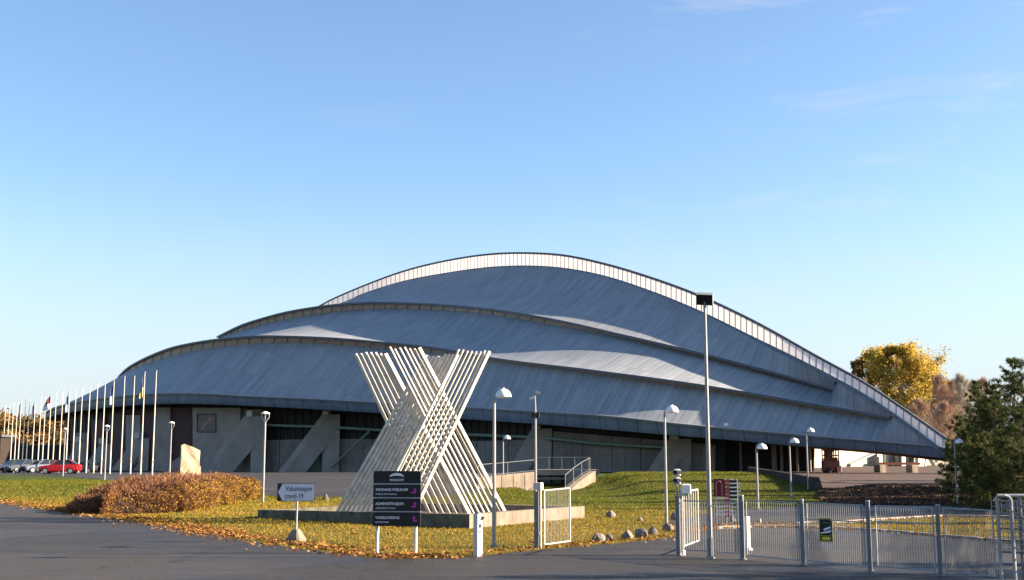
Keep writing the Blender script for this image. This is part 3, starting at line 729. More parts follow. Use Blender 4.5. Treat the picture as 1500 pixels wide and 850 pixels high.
# ------------------------------------------------------------------ machinery and blocks under the open end
t = empty('loading_machine', gx(1217, 128), 'dark rust red loading machine with cab frame standing under the low end of the hall', 'machine')
m = MB(); m.bbox((0, 0, 0.75), (1.7, 1.3, 1.1), 0.06); m.bbox((0.05, 0.1, 1.45), (1.3, 1.0, 0.35), 0.05); m.build('body', M['rust'], t)
m = MB()
for x in (-0.75, -0.25, 0.25, 0.75):
    for y in (-0.5, 0.5): m.tube([(x, y, 1.2), (x, y, 2.45)], 0.07, 6)
for y in (-0.5, 0.5):
    for z_ in (1.85, 2.42): m.tube([(-0.8, y, z_), (0.8, y, z_)], 0.07, 6)
    m.tube([(-0.75, y, 1.3), (0.25, y, 2.4)], 0.06, 6)
m.box((-0.1, 0.3, 2.0), (0.9, 0.1, 0.8)); m.box((0, 0, 2.46), (1.7, 1.1, 0.06)); m.build('cab_frame', M['rust'], t)
m = MB(); m.bbox((0.72, -0.5, 0.42), (0.5, 0.6, 0.7), 0.05); m.build('counterweight', M['brickred'], t)
for x in (-0.5, 0.45):
    for y in (-0.62, 0.62):
        w = MB(); w.tube([(x, y-0.1, 0.28), (x, y+0.1, 0.28)], 0.28, 16); w.build('wheel', M['tyre'], t)
for i, (px, D, lab) in enumerate(((1289, 128, 'small square concrete block lying left of the red barrier under the hall end'), (1336, 127, 'square concrete block with dark side right of the red barrier'))):
    g = gx(px, D); m = MB(); m.bbox((g.x, g.y, g.z+0.42), (0.95, 0.9, 0.86), 0.06, 0.5); tag(m.build('concrete_block', M['stained'], loc=g), lab, 'block')
t = empty('barrier', gx(1318, 131), 'long red and white barrier lying low under the hall end', 'barrier')
m = MB(); m.box((0, 0, 0.95), (4.6, 0.12, 0.28)); m.build('barrier_board', M['brickred'], t)
for x in (-1.8, 1.8):
    m = MB(); m.bbox((x, 0, 0.4), (0.45, 0.7, 0.8), 0.05); m.build('barrier_foot', M['rust'], t)

# ------------------------------------------------------------------ underpass, railings, retaining walls in front of the hall
t = empty('underpass', gx(808, 90), 'dark underpass doorway under a concrete slab between ramp wall and grass mound', 'underpass')
T0 = Vector(t.location)
def tb(mb, name, mat, smooth=False):
    o = mb.build(name, mat, None, smooth); o.parent = t; o.matrix_parent_inverse = Matrix.Translation(-Vector(t.location)); return o
m = MB(); a = P(786, 692, 92); b = P(866, 692, 92); m.box(((a.x+b.x)/2+0.3, 93.5, 1.12), (b.x-a.x+0.6, 3.0, 0.42)); tb(m, 'slab', M['concrete'])
m = MB(); m.box(((a.x+b.x)/2, 92.3, 0.66), (b.x-a.x, 0.3, 0.22)); tb(m, 'lintel', M['stained'])
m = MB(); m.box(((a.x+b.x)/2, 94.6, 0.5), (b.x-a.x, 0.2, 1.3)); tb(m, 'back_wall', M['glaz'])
for px in (800, 816):
    c = P(px, 715, 94); m = MB(); m.bbox((c.x, 94.3, 0.3), (0.72, 0.08, 1.1), 0.01); tb(m, 'door', M['galvdark'])
# ramp retaining wall
t = empty('ramp_wall', gx(755, 82), 'stained concrete ramp wall lit by the sun behind the sculpture', 'retaining wall')
m = MB(); a = G(700, 720); A = Vector((P(700, 700, 80.5).x, 80.5, -0.2)); B = Vector((P(784, 700, 87).x, 84.5, -0.2))
d = (B-A).normalized(); n = Vector((-d.y, d.x, 0))
m.prism([A, B, Vector((B.x, B.y, 1.28)), Vector((A.x, A.y, 0.95))], n*0.35); tb(m, 'wall', M['stained'])
m = MB()
for k in range(1, 5):
    p = A.lerp(B, k/5); m.box((p.x-n.x*0.0, p.y-0.015, 0.45), (0.03, 0.02, 1.2), math.atan2(d.y, d.x))
tb(m, 'joints', M['brownwall'])
# railings
def railing(name, pts, h, label, bars=0.16, panel=False):
    e = empty(name, pts[0], label, 'railing')
    def rb_(mb, nm, mat):
        o = mb.build(nm, mat, None); o.parent = e; o.matrix_parent_inverse = Matrix.Translation(-Vector(pts[0])); return o
    up = Vector((0, 0, h)); rail = MB(); pick = MB()
    rail.tube([p+up for p in pts], 0.022, 6); rail.tube([p+up*0.12 for p in pts], 0.015, 6)
    rb_(rail, 'rails', M['galvdark'])
    for a, b in zip(pts[:-1], pts[1:]):
        L = (b-a).length; nn = max(1, int(L/bars))
        for k in range(nn): 
            p = a.lerp(b, k/nn); pick.tube([p+up*0.12, p+up], 0.018, 4)
    rb_(pick, 'pickets', M['galvdark'])
    for p in pts:
        m = MB(); m.tube([p-Vector((0, 0, 0.3)), p+up*1.03], 0.026, 6); rb_(m, 'post', M['galvdark'])
r1 = [A+Vector((0, 0, 1.15)), A.lerp(B, 0.5)+Vector((0, 0, 1.3)), B+Vector((0, 0, 1.48))]
railing('railing', [Vector((p.x, p.y+0.15, p.z)) for p in r1], 0.85, 'galvanised railing along the top of the stained ramp wall')
z = 1.33
railing('railing', [Vector((P(x, 690, 92.2).x, 92.2, z)) for x in (786, 804, 823, 842, 862)], 0.95, 'galvanised railing over the dark underpass doorway')
sa = [P(828, 717, 84), P(840, 706, 86.5), P(852, 697, 89), P(864, 690, 91.5)]
railing('railing', sa, 1.0, 'sloping galvanised stair railing climbing beside the grass mound')
t = empty('stair_wall', G(850, 715), 'rough sloping stone side wall under the stair railing by the mound', 'retaining wall')
m = MB(); q = [Vector((p.x, p.y, p.z)) for p in sa]
m.prism([Vector((q[0].x, q[0].y, -0.3)), Vector((q[-1].x, q[-1].y, -0.3)), q[-1], q[2], q[1], q[0]], Vector((0.45, 0.1, 0))); tb(m, 'wall', M['stained'])
# retaining wall end by the court, shade painted in as dark colour
e = empty('court_wall', gx(1190, 74), 'dark low wall end between the grass mound and the brown court', 'retaining wall')
m = MB(); a = gx(1196, 70); m.prism([Vector((a.x-0.2, 68.5, 0)), Vector((a.x+1.3, 97, 0)), Vector((a.x+1.3, 97, 1.5)), Vector((a.x-0.2, 69.8, 1.15))], Vector((0.3, 0, 0)))
o = m.build('wall', M['brownwall'], None); o.parent = e; o.matrix_parent_inverse = Matrix.Translation(-Vector(e.location))

# ------------------------------------------------------------------ sculpture and its low wall
ring = empty('low_wall', (-3.4, 45.9, 0), 'low concrete wall forming a diamond round the feet of the white cross sculpture', 'low wall')
NP, RP, BP, LP = Vector((-1.42, 39.6, 0)), Vector((2.85, 46.6, 0)), Vector((-4.8, 53.0, 0)), Vector((-10.0, 46.6, 0))
cen = (NP+RP+BP+LP)/4
for a, b, mm in ((LP, NP, 'darkened'), (NP, RP, 'stained'), (RP, BP, 'stained'), (BP, LP, 'darkened')):  # left hand sides take the concrete with shade painted into it
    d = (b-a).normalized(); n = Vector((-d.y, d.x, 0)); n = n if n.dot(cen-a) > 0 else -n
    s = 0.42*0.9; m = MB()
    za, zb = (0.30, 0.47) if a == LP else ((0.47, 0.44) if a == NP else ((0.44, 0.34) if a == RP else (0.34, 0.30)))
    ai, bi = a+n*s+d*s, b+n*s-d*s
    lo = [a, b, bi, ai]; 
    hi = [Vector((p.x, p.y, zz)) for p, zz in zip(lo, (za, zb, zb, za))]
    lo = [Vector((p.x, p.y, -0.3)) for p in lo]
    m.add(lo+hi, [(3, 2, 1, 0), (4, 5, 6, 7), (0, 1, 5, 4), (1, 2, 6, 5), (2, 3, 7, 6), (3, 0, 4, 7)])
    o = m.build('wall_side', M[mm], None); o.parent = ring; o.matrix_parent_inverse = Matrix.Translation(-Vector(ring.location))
sheet('gravel_bed', [p+(cen-p)*0.03 for p in (NP, RP, BP, LP)], 0.06, M['court'], 1.5)
scu = empty('sculpture', (cen.x, 44, 0.06), 'tall white sculpture of crossed timber beams on the diamond shaped low wall', 'sculpture')
def beam_sheet(n, b0, b1, t0, t1, yb, yt, D0, D1_, w, dep, yaw, jit=3.0, skip=()):
    front = Vector((math.sin(yaw), -math.cos(yaw), 0))
    for i in range(n):
        if i in skip: continue
        u = i/(n-1)
        bx = lerp(b0, b1, u); tx = lerp(t0, t1, u); D = lerp(D0, D1_, u)
        a = P(bx, yb+2, D); b = P(tx, yt+random.uniform(-jit, jit)*0.6, D)
        ax = (b-a).normalized(); wv = ax.cross(front).normalized(); fv = wv.cross(ax).normalized()
        m = MB(); ww = w*(2.1 if i == n-1 and w < 0.2 else 1.0)
        vs = []
        for p in (a, b):
            for su, sv in ((-1, -1), (1, -1), (1, 1), (-1, 1)): vs.append(p+wv*(su*ww/2)+fv*(sv*dep/2))
        m.add(vs, [(0, 1, 2, 3), (7, 6, 5, 4), (0, 4, 5, 1), (1, 5, 6, 2), (2, 6, 7, 3), (3, 7, 4, 0)])
        o = m.build('beam', M['timber'], None); o.parent = scu; o.matrix_parent_inverse = Matrix.Translation(-Vector(scu.location))
beam_sheet(8, 552, 602, 672.5, 717, 757, 513, 43.0, 42.5, 0.070, 0.055, R(54))      # front, leaning right
beam_sheet(7, 697, 744, 571, 614, 757, 510, 43.9, 43.4, 0.072, 0.06, R(54))        # second, leaning left
beam_sheet(9, 489, 546, 625, 671, 757, 521, 44.9, 44.4, 0.075, 0.12, R(54))         # third, leaning right
beam_sheet(7, 632, 690, 521, 564, 757, 518, 46.0, 45.5, 0.08, 0.10, R(54))        # back, leaning left

# ------------------------------------------------------------------ signs
def face_empty(name, px, py, label, cat, rz=0.0):
    return empty(name, G(px, py), label, cat, rz)
s = face_empty('direction_sign', 580.5, 812, 'black direction board with white lettering and magenta arrows on two posts', 'sign', R(-6))
g = Vector(s.location); sc = g.y/F*1.01
def bx(px): return (px-580.5)*sc
def bz(py): return (812-py)*sc
W_ = bx(615)-bx(546)
for y0, y1, nm in ((695.2, 712.6, 1), (714.4, 732.2, 2), (734.0, 751.6, 3), (753.4, 772.8, 4)):
    m = MB(); m.bbox((0, 0, (bz(y0)+bz(y1))/2), (W_, 0.06, bz(y0)-bz(y1)), 0.006); m.build('panel', M['blackpanel'], s)
for y in (713.5, 733.1, 752.5):
    m = MB(); m.box((0, 0, bz(y)), (W_+0.01, 0.05, 0.034)); m.build('divider', M['galv'], s)
for px in (552, 607.5):
    m = MB(); m.tube([(bx(px), 0.04, -0.2), (bx(px), 0.04, bz(697))], 0.045, 10); m.build('post', M['polewhite'], s, True)
fy = -0.034
def arc_pts(w, h, n=18): return [(w*math.cos(PI-PI*i/n), h*math.sin(PI*i/n)) for i in range(n+1)]
m = MB(); hp = [(bx(580)+x, fy, bz(703.5)+z) for x, z in arc_pts(10.3*sc, 5.4*sc)]; lower = [(bx(580)+x, fy, bz(703.5)+z) for x, z in reversed(arc_pts(8.5*sc, 1.6*sc)[1:-1])]
m.prism(hp+lower, (0, -0.003, 0)); m.build('logo', M['signtext'], s)
text_part('VIKINGSKIPET', 0.075, (bx(569.5), fy, bz(709.5)), M['signtext'], s, width=21.5*sc, bold=0.001)
for big, small, yb_, wb, ws, turn in (('INNGANG PUBLIKUM', 'PUBLIC ENTRANCE', 723.4, 46, 30.5, 1), ('ADMINISTRASJON', 'ADMINISTRATION', 743.2, 41, 28.5, 1), ('VARELEVERING', 'RECEIVING', 762.8, 35, 19, -1)):
    text_part(big, 0.092, (bx(549.8), fy, bz(yb_)), M['signtext'], s, width=wb*sc, bold=0.0015)
    text_part(small, 0.056, (bx(549.8), fy, bz(yb_+5.6)), M['signtext'], s, width=ws*sc)
    cx, cz = bx(606.3), bz(yb_-0.2); u = sc
    m = MB()
    k = turn
    m.prism([(cx+k*0.6*u, fy, cz+4.4*u), (cx+k*0.6*u+3.0*u, fy, cz+1.0*u), (cx+k*0.6*u-3.0*u, fy, cz+1.0*u)], (0, -0.003, 0))
    m.prism([(cx+k*0.6*u-1.1*u, fy, cz+1.0*u), (cx+k*0.6*u+1.1*u, fy, cz+1.0*u), (cx+k*0.6*u+1.1*u, fy, cz-3.6*u), (cx+k*0.6*u-1.1*u, fy, cz-3.6*u)], (0, -0.003, 0))
    x0_, x1_ = cx+k*0.6*u-k*1.1*u, cx-k*4.2*u
    m.prism([(x0_, fy, cz-1.4*u), (x0_, fy, cz-3.6*u), (x1_, fy, cz-3.6*u), (x1_, fy, cz-1.4*u)], (0, -0.003, 0))
    m.build('arrow', M['magenta'], s)

s = face_empty('vaccination_sign', 432.5, 795, 'white arrow road sign reading Vaksinasjon covid-19 on a concrete foot', 'sign', R(-10))
g = Vector(s.location); sc = g.y/F*1.01
bx = lambda px: (px-432.5)*sc
bz = lambda py: (795-py)*sc
m = MB(); m.prism([(bx(403.5), 0, bz(737)), (bx(459.5), 0, bz(737)), (bx(459.5), 0, bz(712)), (bx(403.5), 0, bz(712))], (0, 0.03, 0)); m.build('sign_plate', M['blackpanel'], s)
m = MB(); m.prism([(bx(404.6), -0.004, bz(724.5)), (bx(411.2), -0.004, bz(736.3)), (bx(458.8), -0.004, bz(736.3)), (bx(458.8), -0.004, bz(712.7)), (bx(411.2), -0.004, bz(712.7))], (0, 0.0035, 0)); m.build('sign_face', M['signgrey'], s)
text_part('Vaksinasjon', 0.20, (bx(415.5), -0.006, bz(722.6)), M['black'], s, width=40*sc, bold=0.001)
text_part('covid-19', 0.20, (bx(415.5), -0.006, bz(733.2)), M['black'], s, width=27*sc, bold=0.001)
m = MB(); m.tube([(0, 0.06, bz(780)), (0, 0.06, bz(713))], 0.028, 10); m.build('post', M['galv'], s, True)
m = MB(); r0 = 14*sc; r1 = 5.6*sc; h = bz(776.5)
vs = []
for r, zz in ((r0, -0.05), (r0*0.97, 0.10), (r1, h*0.96), (r1*0.85, h)):
    for k in range(8):
        a = R(22)+(k//2)*PI/2+(0 if k % 2 == 0 else R(16)); vs.append((r*1.05*math.cos(a), 0.06+r*1.05*math.sin(a), zz))
m.add(vs, [(i*8+k, i*8+(k+1) % 8, (i+1)*8+(k+1) % 8, (i+1)*8+k) for i in range(3) for k in range(8)]+[tuple(range(24, 32))]); m.build('concrete_foot', M['stained'], s)

# intercom pillar
s = empty('intercom_pillar', G(700, 816), 'pale concrete intercom pillar beside the road right of the black sign', 'pillar', R(38))
sc = s.location.y/F*1.01
hh = 60*sc; m = MB(); m.bbox((0, 0, hh/2-0.05), (0.17, 0.17, hh+0.1), 0.012); m.build('pillar', M['offwhite'], s)
m = MB(); m.bbox((0.0, 0.0, hh-0.02), (0.12, 0.12, 0.16), 0.03); m.tube([(0.02, -0.02, hh-0.06), (0.10, -0.12, hh-0.10)], 0.035, 8); m.build('intercom_head', M['galvdark'], s)
m = MB(); m.box((0.0, -0.088, hh-0.28), (0.06, 0.012, 0.08)); m.box((0, -0.088, hh-0.42), (0.04, 0.012, 0.03)); m.build('keypad', M['black'], s)

# ------------------------------------------------------------------ lamps
def dome_lamp(px, py, ytop, hw, label, D=None):
    g = G(px, py) if D is None else gx(px, D)
    s = empty('street_lamp', g, label, 'street lamp', 0, 'dome lamps on slim poles')
    sc = g.y/F*1.01; r = hw*sc/2
    top = P(px, ytop, g.y).z-g.z       # top of the dome
    rim = top-r*0.95
    m = MB(); m.tube([(0, 0, -0.2), (0, 0, 0.9), (0, 0, rim-0.02)], [0.055, 0.052, 0.04], 10); m.build('pole', M['pole'], s, True)
    m = MB(); pts = [(0, 0, rim-0.05), (0, 0, rim+r*0.55), (r*0.2, 0, rim+r*0.78), (r*0.55, 0, rim+r*0.97), (r*1.15, 0, rim+r*0.99)]; m.tube(pts, 0.015, 6)
    m.lathe([(0.03, 0), (0.028, 0.03), (0.01, 0.045)], (r*1.15, 0, rim+r*0.94), 10); m.build('arm', M['galv'], s, True)
    m = MB(); prof = [(r*math.cos(a), rim+r*0.95*math.sin(a)) for a in (R(x) for x in range(0, 91, 9))]
    prof[-1] = (0.005, prof[-1][1]); prof = [(r*0.93, rim+0.01), (r, rim-0.02)]+prof
    m.lathe(prof, (r*1.15, 0, 0), 24); m.build('lamp_shade', M['white'], s, True)
    m = MB(); m.lathe([(0.01, rim-0.05), (r*0.5, rim-0.045), (r*0.88, rim-0.005), (r*0.88, rim+0.012)], (r*1.15, 0, 0), 18); m.build('diffuser', M['lampglass'], s, True)
    m = MB(); m.lathe([(0.10, -0.1), (0.10, 0.05), (0.07, 0.09)], (0, 0, 0), 10); m.build('base', M['galvdark'], s)
dome_lamp(723.5, 803, 569.5, 23, 'slim dome lamp standing on the grass right of the white sculpture')
dome_lamp(976.5, 771, 594, 19, 'dome lamp beside the boulders just left of the open gate')
dome_lamp(1110.5, 747, 650, 14.5, 'short dome lamp behind the fence, leftmost of three before the dark bay')
dome_lamp(1159, 730, 642, 13, 'dome lamp, middle one of three on the mound before the dark bay')
dome_lamp(1184, 718, 627, 11, 'tallest of three dome lamps on the mound, beside the dark court wall')
dome_lamp(737, 712, 638, 10, 'small distant dome lamp in front of the ramp wall', None)
dome_lamp(1403, 741, 643, 0.1+12, 'dome lamp at the right hand tip of the hall, in front of the pines')
def goblet_lamp(px, py, ytop, hw, label, D=None):
    g = G(px, py) if D is None else gx(px, D)
    s = empty('park_lamp', g, label, 'street lamp', 0, 'goblet lamps on the left')
    sc = g.y/F*1.01; r = hw*sc/2; top = P(px, ytop, g.y).z-g.z
    nk = top-r*2.0
    m = MB(); m.tube([(0, 0, -0.2), (0, 0, nk)], [0.06, 0.05], 10); m.build('pole', M['pole'], s, True)
    m = MB()
    for sg in (-1, 1): m.tube([(0, 0, nk-0.1), (sg*r*0.35, 0, nk+r*0.35), (sg*r*0.8, 0, nk+r*1.0), (sg*r*0.78, 0, top-0.03)], 0.028, 6)
    m.build('yoke', M['galv'], s, True)
    m = MB(); m.lathe([(r*0.2, top-0.10), (r, top-0.05), (r*0.9, top), (r*0.3, top+0.07), (0.01, top+0.08)], (0, 0, 0), 16); m.build('cap', M['white'], s, True)
    m = MB(); m.lathe([(r*0.06, nk+0.02), (r*0.12, nk+r*0.4), (r*0.14, top-0.12)], (0, 0, 0), 12); m.build('lamp_glass', M['lampglass'], s, True)
goblet_lamp(385, 736, 605, 13, 'goblet lamp standing on the grass right of the orange hedge')
goblet_lamp(248, 705, 619, 9, 'goblet lamp rising behind the hedge left of the standing stone')
goblet_lamp(153, 704, 624, 8.5, 'goblet lamp among the nearer flagpoles, left of the hedge')
goblet_lamp(92, 698, 628, 6.5, 'small goblet lamp among the flagpoles in front of the red car')
# flood mast
s = empty('floodlight_mast', G(1041, 819), 'tall steel mast with one tilted rectangular floodlight in front of the fence', 'floodlight')
g = Vector(s.location); sc = g.y/F*1.01; top = P(1034, 446, g.y).z-g.z
m = MB(); m.tube([(0, 0, -0.2), (0, 0, 2.2), (0, 0, top-0.02)], [0.056, 0.05, 0.036], 12); m.build('mast', M['pole'], s, True)
m = MB(); m.lathe([(0.12, -0.05), (0.12, 0.03), (0.075, 0.05), (0.075, 0.5)], (0, 0, 0), 12); m.build('base', M['galvdark'], s)
m = MB(); Rm = Matrix.Rotation(R(-10), 3, 'Z')@Matrix.Rotation(R(-52), 3, 'X')@Matrix.Rotation(R(8), 3, 'Y')
m.box((0, -0.02, top+0.13), (0.40, 0.30, 0.10), 0, Rm); m.build('lamp_housing', M['galv'], s)
m = MB(); m.box(Vector((0, -0.02, top+0.13))+Rm@Vector((0, 0, -0.056)), (0.37, 0.27, 0.012), 0, Rm); m.build('lamp_front', M['black'], s)
m = MB(); m.tube([(0, 0, top-0.05), (0, -0.02, top+0.10)], 0.03, 8); m.build('bracket', M['galvdark'], s)
# spotlight mast by the ramp
s = empty('spotlight_mast', gx(784.5, 76), 'thin mast with two small spotlights and dark boxes in front of the ramp wall', 'mast')
g = Vector(s.location); zz = lambda y: P(784, y, 76).z-g.z
m = MB(); m.tube([(0, 0, -0.2), (0, 0, zz(610)), (-0.03, 0, zz(577))], [0.09, 0.075, 0.045], 8); m.build('mast', M['pole'], s, True)
for sx, y in ((-0.22, 583), (0.16, 575)):
    m = MB(); m.tube([(0, 0, zz(y+3)), (sx, -0.05, zz(y))], 0.03, 6); m.box((sx, -0.08, zz(y)), (0.32, 0.22, 0.16), 0, Matrix.Rotation(R(-25 if sx < 0 else 15), 3, 'Y')); m.build('spotlight', M['offwhite'], s)
for sx in (-0.15, 0.15):
    m = MB(); m.bbox((sx, -0.05, zz(608)), (0.22, 0.24, 0.34), 0.02); m.build('control_box', M['black'], s)

# ------------------------------------------------------------------ flagpoles and flags
POLES = [(229, 544, 223, 693), (212, 546, 206, 694), (196, 552, 191, 696), (180.5, 552, 176.5, 695), (166.6, 557.6, 161, 699), (150.6, 560, 148, 702), (142, 561, 137, 698), (131.5, 565, 126, 699), (118, 567, 114.8, 698), (108, 569, 105.4, 698), (100, 572, 96, 698), (89.6, 572, 86, 697), (79, 574, 76.5, 697), (71, 577.6, 69, 695), (63.5, 579, 61, 695), (59, 579, 54.6, 694), (49, 586, 46, 695), (39.5, 585, 37.6, 694), (33, 585, 31.8, 694), (28, 588, 25.4, 694), (21.6, 588, 20, 693), (16, 589, 14.2, 693), (10, 592, 8.4, 692), (4, 593, 2.6, 692)]
ORD = ['first', 'second', 'third', 'fourth', 'fifth', 'sixth', 'seventh', 'eighth', 'ninth', 'tenth', 'eleventh', 'twelfth', 'thirteenth', 'fourteenth', 'fifteenth', 'sixteenth', 'seventeenth', 'eighteenth', 'nineteenth', 'twentieth', 'twenty-first', 'twenty-second', 'twenty-third', 'leftmost']
FLAGS = {1: (('navy', 'yellowcloth'), 'limp navy and yellow flag hanging on the second flagpole from the right'),
         4: (('navy', 'whitecloth'), 'limp navy and white flag hanging on the fifth flagpole from the right'),
         10: (('navy', 'whitecloth'), 'dark blue flag with white lower half on the flagpole over the red car'),
         13: (('redcloth', 'whitecloth'), 'dark red and white flag blowing out to the left, the widest of the flags'),
         16: (('navy', 'navy'), 'all dark blue limp flag left of the blowing dark red and white flag'),
         19: (('navy', 'navy'), 'leftmost limp dark blue flag, over the parked grey cars')}
for i, (tx, ty, bx_, by) in enumerate(POLES):
    D = F*1.01*10.0/(by-ty); g = gx(bx_, D); h = P(tx, ty, D).z-g.z
    nm = ORD[i]
    lab = f'slim white flagpole, {nm} from the right end of the row' if i < 23 else 'slim white flagpole, leftmost of the whole row'
    if i == 0: lab = 'slim white flagpole at the right end of the row, nearest and tallest'
    if i in FLAGS: lab = lab+', carrying a flag'
    s = empty('flagpole', g, lab, 'flagpole', 0, 'flagpoles in a curved row')
    m = MB(); m.tube([(0, 0, -0.3), (0, 0, 3), (0, 0, h-0.05)], [0.072, 0.066, 0.034], 8); m.build('pole', M['polewhite'], s, True)
    m = MB(); m.lathe([(0.03, h-0.05), (0.075, h), (0.075, h+0.06), (0.01, h+0.11)], (0, 0, 0), 8); m.build('finial', M['galv'], s, True)
    m = MB(); m.bbox((0.1, 0, 1.3), (0.08, 0.08, 0.2), 0.01); m.build('cleat', M['galvdark'], s)
    if i in FLAGS:
        (c1, c2), fl = FLAGS[i]
        e = empty('flag', (g.x, g.y, g.z+h), fl, 'flag', 0, 'flags on the flagpoles')
        out = 1.0 if i == 13 else 0.3; L = 1.7 if i == 13 else 2.3
        sd = -1
        for part, (z0, z1), mt in (('upper_cloth', (0.0, 0.55), c1), ('lower_cloth', (0.55, 1.0), c2)):
            m = MB(); rows = []
            for r in range(7):
                v = lerp(z0, z1, r/6); row = []
                for q in range(9):
                    u = q/8; wv = math.sin(u*7+v*3+i)*0.13*(0.3+u)
                    row.append(Vector((sd*(0.09+out*u*(0.6+0.4*v)), wv-0.05, -0.15-L*v*(1-0.25*u)-(0.9 if i == 13 else 0.8)*u*0.9)))
                rows.append(row)
            back = [[p+Vector((0, 0.012, 0)) for p in r_] for r_ in rows]
            m.grid(rows); m.grid(back); m.build(part, M[mt], e, True, fix=False)

# ------------------------------------------------------------------ cars
def car(px, D, rz, paint, label, scale=1.0, group='parked cars behind the flagpoles'):
    s = empty('parked_car', gx(px, D, 0.02), label, 'car', rz, group); s.scale = (scale,)*3
    # cross sections along the length: x, half width low, z low, shoulder z, half width shoulder, roof z, half width roof
    prof = [(-2.05, .70, .45, .62, .66), (-1.95, .82, .28, .74, .80), (-1.3, .87, .22, .84, .85), (-0.75, .88, .2, .9, .86), (0.6, .88, .2, .93, .86), (1.5, .87, .22, .95, .85), (1.95, .82, .3, .92, .78), (2.05, .72, .45, .75, .68)]
    m = MB(); rows = []
    for x, w0, z0, z1, w1 in prof:
        rows.append([Vector((x, -w0*0.9, z0)), Vector((x, -w0, z0+0.12)), Vector((x, -w0, (z0+z1)/2)), Vector((x, -w1, z1)), Vector((x, -w1*0.85, z1+0.05)), Vector((x, w1*0.85, z1+0.05)), Vector((x, w1, z1)), Vector((x, w0, (z0+z1)/2)), Vector((x, w0, z0+0.12)), Vector((x, w0*0.9, z0)), Vector((x, -w0*0.9, z0))])
    m.grid(rows); m.add(rows[0][:-1], [tuple(range(10))]); m.add(rows[-1][:-1], [tuple(range(10))]); m.build('body', M[paint], s, True)
    m = MB(); cab = [(-0.85, .78, .93, .78, .95), (-0.15, .80, .93, .62, 1.40), (0.35, .80, .94, .62, 1.47), (1.05, .80, .95, .6, 1.42), (1.80, .76, .95, .66, 1.02)]
    rows = [[Vector((x, -w0, z0)), Vector((x, -w1, z1)), Vector((x, w1, z1)), Vector((x, w0, z0))] for x, w0, z0, w1, z1 in cab]
    m.grid(rows); m.add(rows[0], [(0, 1, 2, 3)]); m.add(rows[-1], [(0, 1, 2, 3)]); m.build('windows', M['glass'], s)
    m = MB(); m.grid([[Vector((x, y*w, z)) for y in (-1, -0.5, 0, 0.5, 1)] for x, w, z in ((-0.22, .63, 1.40), (0.0, .64, 1.45), (0.35, .64, 1.49), (1.05, .62, 1.45), (1.22, .61, 1.36))])
    m.grid([[Vector((x, y*w, z)) for y in (-1, -0.5, 0, 0.5, 1)] for x, w, z in ((-0.22, .63, 1.37), (0.35, .64, 1.44), (1.22, .61, 1.33))]); m.build('roof', M[paint], s, True)
    for x in (-0.16, 0.5, 1.12):
        for sy in (-1, 1):
            m = MB(); m.tube([(x-(0.55 if x < 0 else (0.0 if x < 1 else -0.45)), sy*0.81, 0.94), (x, sy*0.64, 1.41)], 0.035, 4); m.build('pillar', M[paint], s)
    for x in (-1.3, 1.25):
        for sy in (-1, 1):
            w = MB(); w.tube([(x, sy*0.70, 0.32), (x, sy*0.90, 0.32)], 0.32, 18); wo = w.build('tyre', M['tyre'], s, True)
            w = MB(); w.tube([(x, sy*0.80, 0.32), (x, sy*0.915, 0.32)], 0.21, 12); w.build('rim', M['alloy'], wo, True)
    for sy in (-1, 1):
        m = MB(); m.bbox((-1.98, sy*0.58, 0.66), (0.16, 0.30, 0.13), 0.03); m.build('headlight', M['lampglass'], s)
        m = MB(); m.bbox((1.99, sy*0.62, 0.82), (0.12, 0.22, 0.16), 0.03); m.build('tail_light', M['red'], s)
    m = MB(); m.box((-2.05, 0, 0.40), (0.05, 0.9, 0.16)); m.build('grille', M['black'], s)
    return s
car(88, 122, R(6), 'carred', 'bright red hatchback parked side-on behind the flagpoles', 0.98)
car(62, 130, R(38), 'carsilver', 'silver blue car parked just left of and behind the red car', 0.98)
car(36, 130, R(48), 'cargrey', 'grey car parked at an angle, left of the silver one', 0.98)
car(18, 132, R(50), 'cardark', 'dark car parked at the far left, beyond the grey one', 0.98)
car(118, 150, R(4), 'cardark', 'dark car mostly hidden behind flagpoles right of the red car', 0.95)

# ------------------------------------------------------------------ stones
def rock(g, w, d, h, name, mat, label, cat, group=None, seed=0, sub=3):
    bm = bmesh.new(); bmesh.ops.create_icosphere(bm, subdivisions=sub, radius=1.0)
    r = random.Random(seed); ph = [r.uniform(0, 6) for _ in range(9)]
    cuts = [(Vector((r.uniform(-1, 1), r.uniform(-1, 1), r.uniform(-0.2, 1))).normalized(), r.uniform(0.62, 0.9)) for _ in range(7)]
    for v in bm.verts:
        c = v.co
        k = 1+0.10*math.sin(3*c.x+ph[0])*math.cos(2.5*c.y+ph[1])+0.07*math.sin(6*c.y+ph[2]+3*c.z)+0.04*math.sin(11*c.x+9*c.z+ph[3])
        p = c*k
        for n, dd in cuts:
            ex = p.dot(n)-dd
            if ex > 0: p = p-n*ex*0.85
        v.co = Vector((p.x*w/2, p.y*d/2, p.z*h*0.62+h*0.36))
    me = bpy.data.meshes.new(name); bm.to_mesh(me); bm.free(); me.materials.append(M[mat])
    for p in me.polygons: p.use_smooth = True
    try: me.set_sharp_from_angle(angle=R(28))
    except Exception: pass
    o = bpy.data.objects.new(name, me); COL.objects.link(o); o.location = g; o.rotation_euler = (0, 0, r.uniform(0, 6))
    return tag(o, label, cat, group)
